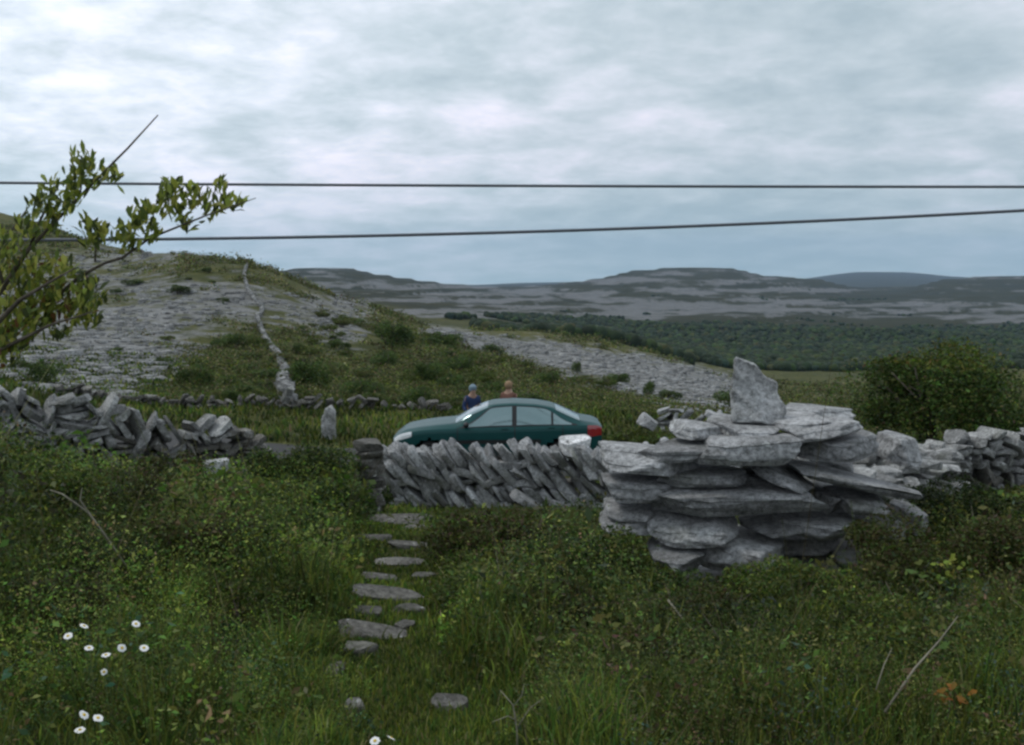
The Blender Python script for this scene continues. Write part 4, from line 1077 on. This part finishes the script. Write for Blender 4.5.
stalk('curved_twig', [(668, 600, 5.8), (682, 618, 5.7), (690, 628, 5.7), (708, 634, 5.7)], .007, 'thin pale curved twig in the scrub below the slab stack', 'twig')
stalk('bare_plant', [(518, 765, 3.3), (517, 730, 3.3), (513, 705, 3.3), (500, 690, 3.32)], .004, 'bare forked grey plant at the bottom centre', 'plant', branch=[[(517, 728, 3.3), (530, 708, 3.3), (545, 697, 3.3)], [(516, 720, 3.3), (508, 716, 3.28), (492, 722, 3.27)], [(514, 706, 3.3), (522, 695, 3.3), (524, 684, 3.3)]])
a = Acc(); g = random.Random(3); base = pt(953, 572, 6.9)
for _ in range(26):
    V, Q, T = nice_leaf(Vector((g.gauss(0, .06), g.gauss(0, .03), g.gauss(0, .045))), Vector((g.gauss(0, 1), g.gauss(-.3, .5), g.gauss(.3, .6))).normalized(), Vector((0, -.5, .8)), g.uniform(.04, .07), .035)
    a.add(V, Q, T, (.30 * g.uniform(.8, 1.2), .36 * g.uniform(.8, 1.1), .06))
root = empty('yellow_green_weed', (base.x, 6.9, float(H(base.x, 6.9)))); tag(root, 'bright yellow green leafy weed to the right of the slab stack', 'plant')
o = a.build('foliage', M_leaf, root); o.location = (0, 0, base.z - root.location.z)
V, Q, T = tube([(0, 0, -.02), (.01, 0, (base.z - root.location.z))], [.005, .003], 5); s_ = Acc(); s_.add(V, Q, T); s_.build('stem', M_stemg, root)
a = Acc(); base = pt(948, 692, 4.0)
for _ in range(14):
    V, Q, T = nice_leaf(Vector((g.gauss(0, .045), g.gauss(0, .03), g.gauss(0, .018))), Vector((g.gauss(.4, 1), g.gauss(-.3, .5), g.gauss(.1, .4))).normalized(), Vector((0, -.5, .8)), g.uniform(.04, .06), .022)
    a.add(V, Q, T, (.30 * g.uniform(.7, 1.2), .13 * g.uniform(.8, 1.2), .02))
root = empty('withered_fern', (base.x, 4.0, float(H(base.x, 4.0)))); tag(root, 'orange brown withered fronds in the grass at the lower right', 'plant')
o = a.build('foliage', M_leaf, root); o.location = (0, 0, base.z - root.location.z)
V, Q, T = tube([(0, 0, -.02), (.01, 0, (base.z - root.location.z))], [.004, .002], 5); s_ = Acc(); s_.add(V, Q, T); s_.build('stem', M_dry, root)

# ------------------------------------------------------------------ overhead cables
M_cable = simple('cable_rubber', (.12, .13, .15), .6, .3)
def cable(pts_, r, lab):
    P = [pt(*p) for p in pts_]
    # smooth curve through points
    xs = np.array([p.x for p in P]); q = np.linspace(xs.min(), xs.max(), 90)
    co = np.polyfit(xs, [p.z for p in P], 2); cy = np.polyfit(xs, [p.y for p in P], 1)
    V, Q, T = tube([(x, np.polyval(cy, x), np.polyval(co, x)) for x in q], r, 8)
    a = Acc(); a.add(V, Q, T); o = a.build('overhead_cable', M_cable, smooth=True); tag(o, lab, 'cable')
cable([(-500, 178, 19), (0, 183, 19), (512, 185.5, 19), (1024, 187, 19), (1500, 186, 19)], .026, 'upper dark overhead cable crossing the sky almost level')
cable([(-500, 234, 18), (0, 240, 18), (300, 238, 18), (600, 229, 18), (1024, 210, 18), (1500, 178, 18)], .028, 'lower dark overhead cable sloping up to the right')

# ------------------------------------------------------------------ car
def car():
    X0, Yc = pt(392, 430, 21.3).x, 22.1
    L_ = 4.52
    cx = X0 + L_ / 2
    gz = float(H(cx, Yc)) + .012
    root = empty('parked_car', (cx, Yc, gz)); tag(root, 'dark teal green saloon car parked behind the dry stone wall', 'car')
    M_paint = simple('car_paint', (.005, .060, .060), .40, .25, metal=.1, coat=.1, var=.03)
    M_paint.node_tree.nodes['Principled BSDF'].inputs['Coat Roughness'].default_value = .08
    mg, N, Lk, b = mat('car_glass', .04, .8); b.inputs['Base Color'].default_value = (.22, .30, .31, 1); b.inputs['Metallic'].default_value = .7; b.inputs['Roughness'].default_value = .06
    M_blk = simple('car_trim', (.015, .015, .016), .5, .4); M_tyre = simple('tyre', (.02, .02, .02), .85, .2)
    M_rim = simple('rim', (.45, .46, .48), .3, .5, metal=.8); M_head = simple('headlight_glass', (.78, .8, .82), .12, .8, coat=1)
    M_tail = simple('tail_lamp', (.30, .012, .015), .2, .7, coat=1)
    W = .87
    xs_ = [0, .08, .25, .6, 1.0, 1.32, 1.7, 2.15, 2.6, 3.1, 3.45, 3.8, 4.1, 4.35, 4.48, 4.52]
    top = [.66, .76, .86, .93, .98, 1.01, 1.24, 1.405, 1.435, 1.41, 1.35, 1.20, 1.06, 1.02, .98, .93]
    belt = [.62, .72, .80, .86, .89, .90, .91, .92, .93, .945, .955, .965, .97, .97, .95, .90]
    wid = [.60, .70, .79, .845, .865, .87, .87, .87, .87, .87, .868, .86, .84, .80, .74, .70]
    rf = [0, 0, 0, 0, 0, .02, .55, 1, 1, 1, .95, .5, .08, 0, 0, 0]   # cabin share
    def sec(x):
        t = np.interp(x, xs_, top); bl = np.interp(x, xs_, belt); w = np.interp(x, xs_, wid); r = np.interp(x, xs_, rf)
        zb = np.interp(x, [0, .3, .7, 3.9, 4.3, 4.52], [.30, .22, .19, .19, .24, .34])
        wt = w * (.84 * (1 - r) + .66 * r)
        edge = bl + (t - bl) * (.55 * (1 - r) + .90 * r)
        pts_ = [(0, zb), (w * .5, zb), (w * .9, zb + .01), (w * .985, zb + .10), (w * 1.0, zb + .25), (w * 1.0, (zb + bl) / 2 + .12), (w * .985, bl - .05), (w * .955, bl)]
        for q in (.2, .4, .6, .8, 1): pts_.append((w * .955 + (wt - w * .955) * q, bl + (edge - bl) * q + .012 * math.sin(q * math.pi) * r))
        pts_ += [(wt * .93, edge + (t - edge) * .5), (wt * .75, edge + (t - edge) * .82), (wt * .4, t - .006), (0, t)]
        return pts_
    def smoothx(n): return np.linspace(0, L_, n)
    st = smoothx(130); rings = []
    # smooth the sections along the length
    raw = np.array([sec(x) for x in st]); k = np.hanning(9); k /= k.sum(); pad = np.pad(raw, ((4, 4), (0, 0), (0, 0)), mode='edge')
    S_ = np.zeros_like(raw)
    for i, kk in enumerate(k): S_ += kk * pad[i:i + len(raw)]
    def surf(x, side, j):   # fractional ring index j
        i = np.clip(x / L_ * (len(st) - 1), 0, len(st) - 1.001); a = int(i); f = i - a
        r = S_[a] * (1 - f) + S_[a + 1] * f
        jj = min(j, r.shape[0] - 1.001); b = int(jj); g_ = jj - b
        p = r[b] * (1 - g_) + r[b + 1] * g_
        return Vector((x - L_ / 2, side * p[0], p[1]))
    # body shell with wheel openings
    wx = [.82, 3.62]; wr = .345
    fin = np.linspace(0, 16, 49)
    V = []; idx = {}
    for i, x in enumerate(st):
        for sd in (-1, 1):
            for j, fj in enumerate(fin):
                idx[(i, sd, j)] = len(V); V.append(surf(x, sd, fj))
    Q = []
    for i in range(len(st) - 1):
        for sd in (-1, 1):
            for j in range(len(fin) - 1):
                f = [idx[(i, sd, j)], idx[(i + 1, sd, j)], idx[(i + 1, sd, j + 1)], idx[(i, sd, j + 1)]]
                c = sum((V[k] for k in f), Vector()) / 4
                if any(math.hypot(c.x + L_ / 2 - w_, c.z - .31) < wr + .03 for w_ in wx) and abs(c.y) > .6: continue
                Q.append(f if sd < 0 else f[::-1])
    for i in (0, len(st) - 1):
        for j in range(len(fin) - 1):
            f = [idx[(i, -1, j)], idx[(i, -1, j + 1)], idx[(i, 1, j + 1)], idx[(i, 1, j)]]; Q.append(f if i == 0 else f[::-1])
    body = np_mesh('body', np.array([list(v) for v in V]), [np.array(Q)], M_paint, root, smooth=True)
    def outward(x, sd, j):
        e = .02
        a = surf(x + e, sd, j) - surf(x - e, sd, j); b_ = surf(x, sd, min(j + .3, 16)) - surf(x, sd, j - .3)
        n_ = a.cross(b_); n_.normalize()
        if n_.y * sd < 0 and abs(n_.y) > .15: n_.negate()
        if abs(n_.y) <= .15 and n_.z < 0: n_.negate()
        return n_
    def panel(name, m_, parent, sd, xs2, jlo, jhi, off=.006, nj=8):
        VV = []; n = len(xs2)
        for x in xs2:
            lo = jlo(x) if callable(jlo) else jlo; hi = jhi(x) if callable(jhi) else jhi
            for q in np.linspace(lo, hi, nj): VV.append(surf(x, sd, q) + outward(x, sd, q) * off)
        QQ = [[i * nj + j, (i + 1) * nj + j, (i + 1) * nj + j + 1, i * nj + j + 1] for i in range(n - 1) for j in range(nj - 1)]
        return np_mesh(name, np.array([list(v) for v in VV]), [np.array(QQ)], m_, parent, smooth=True)
    def full(name, m_, xs2, jlo, off=.006):
        VV = []; js = list(np.linspace(jlo, 15.95, 10)); n = len(xs2)
        for x in xs2:
            for sd, order in ((-1, js), (1, js[::-1])):
                for q in order: VV.append(surf(x, sd, q) + outward(x, sd, q) * off)
        m = 20
        QQ = [[i * m + j, (i + 1) * m + j, (i + 1) * m + j + 1, i * m + j + 1] for i in range(n - 1) for j in range(m - 1)]
        return np_mesh(name, np.array([list(v) for v in VV]), [np.array(QQ)], m_, root, smooth=True)
    for sd in (-1, 1):
        fr = lambda x: np.interp(x, [1.55, 1.95, 2.58], [7.9, 11.3, 11.3])
        panel('window_surround', M_blk, root, sd, np.linspace(1.42, 3.98, 40), 7.15, lambda x: np.interp(x, [1.42, 2.05, 3.3, 3.98], [7.4, 11.85, 11.85, 8.0]), .004)
        panel('window', mg, root, sd, np.linspace(1.58, 2.58, 18), 7.4, lambda x: np.interp(x, [1.58, 2.08, 2.58], [7.9, 11.5, 11.6]), .010)
        panel('window', mg, root, sd, np.linspace(2.68, 3.42, 14), 7.4, lambda x: np.interp(x, [2.68, 3.3, 3.42], [11.6, 11.5, 11.0]), .010)
        panel('window', mg, root, sd, np.linspace(3.47, 3.86, 8), 7.4, lambda x: np.interp(x, [3.47, 3.86], [10.8, 8.2]), .010)
        for a_, b_ in ((1.40, 1.42), (2.63, 2.65), (3.66, 3.68)): panel('door_seam', M_blk, root, sd, [a_, b_], 3.2, 7.1, .003)
        panel('rub_strip', M_blk, root, sd, np.linspace(1.2, 3.2, 20), 4.62, 4.95, .012)
        panel('headlight', M_head, root, sd, np.linspace(.03, .42, 12), lambda x: np.interp(x, [0, .42], [4.9, 5.6]), lambda x: np.interp(x, [0, .42], [6.9, 6.9]), .010)
        panel('tail_light', M_tail, root, sd, np.linspace(4.2, 4.51, 10), lambda x: 5.0, lambda x: 6.9, .010)
        for hx in (2.42, 3.42):
            p = surf(hx, sd, 6.5); a = Acc(); V2, F2 = ICO[2]; a.add(V2 * np.array([.085, .018, .014]) + np.array([p.x, p.y + sd * .015, p.z]), T=F2); a.build('door_handle', M_paint, root, smooth=True)
        p = surf(1.62, sd, 7.6); a = Acc(); V2, F2 = ICO[3]; V3 = V2 * np.array([.06, .10, .065]) + np.array([p.x - .02, p.y + sd * .12, p.z + .06]); a.add(V3, T=F2); a.build('wing_mirror', M_blk, root, smooth=True)
        for w_ in wx:
            # dark well, tyre and rim
            a = Acc(); n = 28
            for k_ in range(n):
                an0, an1 = math.pi * 2 * k_ / n, math.pi * 2 * (k_ + 1) / n; r_ = wr + .035
                p = [(w_ - L_ / 2 + r_ * math.cos(an0), sd * .845, .31 + r_ * math.sin(an0)), (w_ - L_ / 2 + r_ * math.cos(an1), sd * .845, .31 + r_ * math.sin(an1)),
                     (w_ - L_ / 2 + r_ * math.cos(an1), sd * .5, .31 + r_ * math.sin(an1)), (w_ - L_ / 2 + r_ * math.cos(an0), sd * .5, .31 + r_ * math.sin(an0)), (w_ - L_ / 2, sd * .5, .31)]
                if math.sin((an0 + an1) / 2) > -.25: a.add(p, Q=[[0, 1, 2, 3]], T=[[3, 2, 4]])
            a.build('wheel_arch', M_blk, root)
            wh = empty('wheel', (w_ - L_ / 2, sd * .76, .31)); wh.parent = root
            def lathe(name, prof_, m_):
                n = 32; VV = []; QQ = []
                for (rr, yy) in prof_:
                    for k_ in range(n): VV.append((rr * math.cos(2 * math.pi * k_ / n), sd * yy, rr * math.sin(2 * math.pi * k_ / n)))
                for i in range(len(prof_) - 1):
                    for k_ in range(n): QQ.append([i * n + k_, i * n + (k_ + 1) % n, (i + 1) * n + (k_ + 1) % n, (i + 1) * n + k_])
                return np_mesh(name, np.array(VV), [np.array(QQ)], m_, wh, smooth=True)
            lathe('tyre', [(.2, -.09), (.29, -.09), (.31, -.06), (.31, .06), (.29, .09), (.2, .09)], M_tyre)
            lathe('rim', [(.2, -.06), (.2, .085), (.17, .06), (.08, .05), (.04, .065), (.001, .065)], M_rim)
    full('windscreen', mg, np.linspace(1.36, 2.06, 14), 12.3, .008)
    full('rear_window', mg, np.linspace(3.52, 4.04, 10), 12.3, .008)
    # grille, bumper strips, number plates
    def box(name, c, s, m_):
        bm = bmesh.new(); bmesh.ops.create_cube(bm, size=1)
        for v in bm.verts: v.co = Vector((v.co.x * s[0], v.co.y * s[1], v.co.z * s[2])) + Vector(c)
        bmesh.ops.bevel(bm, geom=list(bm.edges), offset=min(s) * .25, segments=2, affect='EDGES')
        me = bpy.data.meshes.new(name); bm.to_mesh(me); bm.free(); me.materials.append(m_); o = bpy.data.objects.new(name, me); COL.objects.link(o); o.parent = root
    box('grille', (-L_ / 2 - .004, 0, .54), (.03, .62, .11), M_blk); box('bumper', (-L_ / 2 + .01, 0, .40), (.09, 1.18, .12), M_paint); box('bumper', (L_ / 2 - .01, 0, .45), (.09, 1.36, .14), M_paint)
    box('exhaust', (L_ / 2 - .06, .45, .24), (.16, .05, .05), M_rim)
    root.location.z = gz
    return root
car()

# ------------------------------------------------------------------ people beyond the car
M_skin = simple('skin', (.42, .26, .19), .55, .3)
def skin_mesh(name, joints, edges, m_, parent=None, sub=2):
    me = bpy.data.meshes.new(name); me.from_pydata([j[:3] for j in joints], edges, []); me.update()
    o = bpy.data.objects.new(name, me); COL.objects.link(o)
    me.materials.append(m_)
    sm = o.modifiers.new('Skin', 'SKIN'); sm.use_smooth_shade = True
    for i, j in enumerate(joints):
        me.skin_vertices[0].data[i].radius = (j[3], j[4] if len(j) > 4 else j[3]); me.skin_vertices[0].data[i].use_root = (i == 0)
    o.modifiers.new('Sub', 'SUBSURF').levels = sub; o.modifiers['Sub'].render_levels = sub
    if parent: o.parent = parent
    return o
def person(px, top_py, Y, jacket, trousers, hair, lab, lean=.1, rz=0.0, cap=None):
    top = pt(px, top_py, Y); gz = float(H(top.x, Y)) + .012
    h = top.z - gz; k = h / 1.72
    root = empty('person', (top.x, Y, gz), rz); tag(root, lab, 'person')
    root.scale = (k, k, k)
    l = lean
    J = [(0, 0, .95, .155, .11), (0, -l * .2, 1.15, .145, .10), (0, -l * .6, 1.38, .185, .11), (0, -l * .8, 1.47, .075, .07), (0, -l * 1.0, 1.56, .085, .09), (0, -l * 1.05, 1.65, .08, .09),
         (.18, -l * .6, 1.37, .062), (.25, -l * .4, 1.13, .048), (.22, -l - .14, .92, .036), (.21, -l - .2, .86, .035, .02),
         (-.18, -l * .6, 1.37, .062), (-.25, -l * .4, 1.13, .048), (-.22, -l - .12, .92, .036), (-.21, -l - .18, .86, .035, .02),
         (.10, 0, .86, .09), (.11, -.03, .48, .062), (.11, .02, .09, .045), (.11, -.12, .035, .04, .03),
         (-.10, 0, .86, .09), (-.11, .02, .48, .062), (-.11, .06, .09, .045), (-.11, -.08, .035, .04, .03)]
    E = [(0, 1), (1, 2), (2, 3), (3, 4), (4, 5), (2, 6), (6, 7), (7, 8), (8, 9), (2, 10), (10, 11), (11, 12), (12, 13), (0, 14), (14, 15), (15, 16), (16, 17), (0, 18), (18, 19), (19, 20), (20, 21)]
    skin_mesh('body', J, E, M_skin, root)
    def grow(ids, edges, name, m_, f=1.16):
        mp = {a: i for i, a in enumerate(ids)}
        skin_mesh(name, [tuple(J[a][:3]) + tuple(r * f for r in (J[a][3:] if len(J[a]) > 4 else (J[a][3], J[a][3]))) for a in ids], [(mp[a], mp[b]) for a, b in edges], m_, root)
    grow([0, 1, 2, 3, 6, 7, 8, 10, 11, 12], [(0, 1), (1, 2), (2, 3), (2, 6), (6, 7), (7, 8), (2, 10), (10, 11), (11, 12)], 'jacket', jacket, 1.22)
    grow([0, 14, 15, 16, 18, 19, 20], [(0, 14), (14, 15), (15, 16), (0, 18), (18, 19), (19, 20)], 'trousers', trousers, 1.15)
    V, Fc = ICO[3]
    hv = V * np.array([.112, .125, .128]); cut = (hv[:, 1] > -.03) | (hv[:, 2] > .03); hv[~cut] *= .80
    a = Acc(); a.add(hv + np.array([0, -l * 1.03 + .012, 1.63]), T=Fc); a.build('cap' if cap else 'hair', cap or hair, root, smooth=True)
    for s in (-1, 1):
        a = Acc(); a.add(ICO[2][0] * .011 + np.array([s * .032, -l * 1.03 - .084, 1.60]), T=ICO[2][1]); a.build('eye', simple('eye', (.05, .04, .03), .2), root, smooth=True)
    a = Acc(); a.add(ICO[2][0] * np.array([.012, .02, .022]) + np.array([0, -l * 1.03 - .095, 1.575]), T=ICO[2][1]); a.build('nose', M_skin, root, smooth=True)
    # boots
    for s, yy in ((1, -.05), (-1, -.01)):
        a = Acc(); a.add(ICO[3][0] * np.array([.055, .14, .05]) + np.array([s * .11, yy, .045]), T=ICO[3][1]); a.build('boot', simple('boot', (.04, .03, .025), .7), root, smooth=True)
    return root
person(471, 385, 24.4, simple('blue_jacket', (.03, .05, .12), .8, .2), simple('grey_trousers', (.06, .06, .065), .9, .1), None,
       'person in blue jacket and pale cap standing behind the front of the car', lean=.12, rz=.5, cap=simple('pale_blue_cap', (.20, .27, .32), .8, .2))
person(508, 382, 24.6, simple('rust_jacket', (.16, .08, .06), .8, .2), simple('brown_trousers', (.08, .06, .05), .9, .1), simple('sandy_hair', (.30, .20, .12), .8, .2),
       'person with sandy hair and rust coloured top standing behind the car roof', lean=.05, rz=2.6)

# ------------------------------------------------------------------ air
def haze():
    bm = bmesh.new(); bmesh.ops.create_cube(bm, size=1)
    for v in bm.verts: v.co = Vector((v.co.x * 27000, v.co.y * 27000, v.co.z * 1100 + 50))
    me = bpy.data.meshes.new('haze'); bm.to_mesh(me); bm.free(); o = bpy.data.objects.new('haze', me); COL.objects.link(o)
    m = bpy.data.materials.new('haze_air'); m.use_nodes = True; N = m.node_tree.nodes; N.clear()
    out = N.new('ShaderNodeOutputMaterial'); v = N.new('ShaderNodeVolumePrincipled')
    v.inputs['Color'].default_value = (.46, .64, .88, 1); v.inputs['Density'].default_value = HAZE; v.inputs['Anisotropy'].default_value = .2
    m.node_tree.links.new(v.outputs[0], out.inputs['Volume']); me.materials.append(m)
    tag(o, kind='stuff')
HAZE = 6.5e-5
haze()

# ------------------------------------------------------------------ sky and light
SUN_EL, SUN_AZ = 58, -75       # azimuth from the viewing direction, negative = left
W_ = bpy.data.worlds.new('World'); S.world = W_; W_.use_nodes = True
N = W_.node_tree.nodes; L = W_.node_tree.links; bg = N['Background']; bg.inputs['Strength'].default_value = .1
sky = N.new('ShaderNodeTexSky'); sky.sky_type = 'NISHITA'; sky.sun_disc = False
sky.sun_elevation = R(SUN_EL); sky.sun_rotation = R(SUN_AZ); sky.dust_density = 1.5
tc = N.new('ShaderNodeTexCoord'); sep = N.new('ShaderNodeSeparateXYZ'); L.new(tc.outputs['Generated'], sep.inputs[0])
def mth(op, a, b=None, c=None):
    m = N.new('ShaderNodeMath'); m.operation = op
    for i, v in enumerate((a, b, c)):
        if v is None: continue
        if isinstance(v, (int, float)): m.inputs[i].default_value = v
        else: L.new(v, m.inputs[i])
    return m.outputs[0]
zz = mth('MAXIMUM', sep.outputs['Z'], 0.0)
den = mth('ADD', zz, .20)
cx_ = mth('DIVIDE', sep.outputs['X'], den); cy_ = mth('DIVIDE', sep.outputs['Y'], den)
cb = N.new('ShaderNodeCombineXYZ'); L.new(cx_, cb.inputs[0]); L.new(cy_, cb.inputs[1])
def nz(s, d, ro, off=(0, 0, 0), dist=0.0, st=(1, 1, 1)):
    mp = N.new('ShaderNodeMapping'); mp.inputs['Location'].default_value = off; mp.inputs['Scale'].default_value = st; L.new(cb.outputs[0], mp.inputs[0])
    n = N.new('ShaderNodeTexNoise'); n.inputs['Scale'].default_value = s; n.inputs['Detail'].default_value = d; n.inputs['Roughness'].default_value = ro
    n.inputs['Distortion'].default_value = dist; L.new(mp.outputs[0], n.inputs['Vector']); return n.outputs['Fac']
def rp(f, stops):
    r = N.new('ShaderNodeValToRGB'); el = r.color_ramp.elements
    while len(el) < len(stops): el.new(.5)
    for e, (p, c) in zip(el, stops): e.position = p; e.color = tuple(c) + (1,)
    L.new(f, r.inputs['Fac']); return r.outputs['Color']
big = nz(.62, 4, .5, (3.1, 1.7, 0), .2); fine = nz(4.6, 7, .6, (0, 5, 2), .15, (1, 1.0, 1))
mixn = mth('ADD', mth('MULTIPLY', big, .55), mth('MULTIPLY', fine, .45))
cloud = rp(mixn, [(.37, (.41, .50, .55)), (.46, (.53, .61, .66)), (.54, (.67, .72, .79)), (.63, (.86, .84, .95))])
# bluer, clearer band near the horizon
el = N.new('ShaderNodeMapRange'); el.inputs['From Min'].default_value = 0; el.inputs['From Max'].default_value = .12; L.new(zz, el.inputs['Value'])
band = N.new('ShaderNodeMix'); band.data_type = 'RGBA'
bf = mth('ADD', mth('MULTIPLY', mth('SUBTRACT', 1.0, el.outputs[0]), .5), 0.0)
L.new(bf, band.inputs[0]); L.new(cloud, band.inputs[6]); band.inputs[7].default_value = (.37, .57, .60, 1)
# brightening round the hidden sun
sd = Vector((math.sin(R(SUN_AZ)) * math.cos(R(SUN_EL)), math.cos(R(SUN_AZ)) * math.cos(R(SUN_EL)), math.sin(R(SUN_EL))))
gd = Vector((math.sin(R(-29)) * math.cos(R(17)), math.cos(R(-29)) * math.cos(R(17)), math.sin(R(17))))
dt = N.new('ShaderNodeVectorMath'); dt.operation = 'DOT_PRODUCT'; nrm = N.new('ShaderNodeVectorMath'); nrm.operation = 'NORMALIZE'
L.new(tc.outputs['Generated'], nrm.inputs[0]); L.new(nrm.outputs[0], dt.inputs[0]); dt.inputs[1].default_value = gd
gl = mth('POWER', mth('MAXIMUM', dt.outputs['Value'], 0.0), 14.0)
glow = mth('ADD', .92, mth('MULTIPLY', gl, mth('MULTIPLY', fine, .62)))
sc_ = N.new('ShaderNodeVectorMath'); sc_.operation = 'SCALE'; L.new(band.outputs[2], sc_.inputs[0]); L.new(mth('MULTIPLY', glow, 12.6), sc_.inputs['Scale'])
fin_ = N.new('ShaderNodeMix'); fin_.data_type = 'RGBA'; fin_.inputs[0].default_value = .97
L.new(sky.outputs['Color'], fin_.inputs[6]); L.new(sc_.outputs[0], fin_.inputs[7]); L.new(fin_.outputs[2], bg.inputs['Color'])

sl = bpy.data.lights.new('sun', 'SUN'); sl.energy = 1.15; sl.angle = R(14); sl.color = (1, .96, .9)
so = bpy.data.objects.new('sun', sl); COL.objects.link(so); so.rotation_euler = (-sd).to_track_quat('-Z', 'Y').to_euler(); so.location = (0, 0, 30)

# ------------------------------------------------------------------ camera
cd = bpy.data.cameras.new('camera'); cam = bpy.data.objects.new('camera', cd); COL.objects.link(cam); S.camera = cam
cam.location = (0, 0, EYE); cam.rotation_euler = (math.pi / 2 - PITCH, 0, 0)
cd.sensor_width = 36; cd.lens = 36 * F / 1024; cd.clip_start = .05; cd.clip_end = 40000
vs = S.view_settings; vs.view_transform = 'Standard'; vs.look = 'None'; vs.gamma = 1; vs.exposure = 0; vs.use_curve_mapping = False
S.render.engine = 'CYCLES'
cy = S.cycles; cy.use_denoising = True; cy.max_bounces = 6; cy.diffuse_bounces = 3; cy.transmission_bounces = 4; cy.volume_bounces = 1; cy.transparent_max_bounces = 4
cy.pixel_filter_type = 'BLACKMAN_HARRIS'; cy.filter_width = 2.6
S.render.resolution_x = 1024; S.render.resolution_y = 745
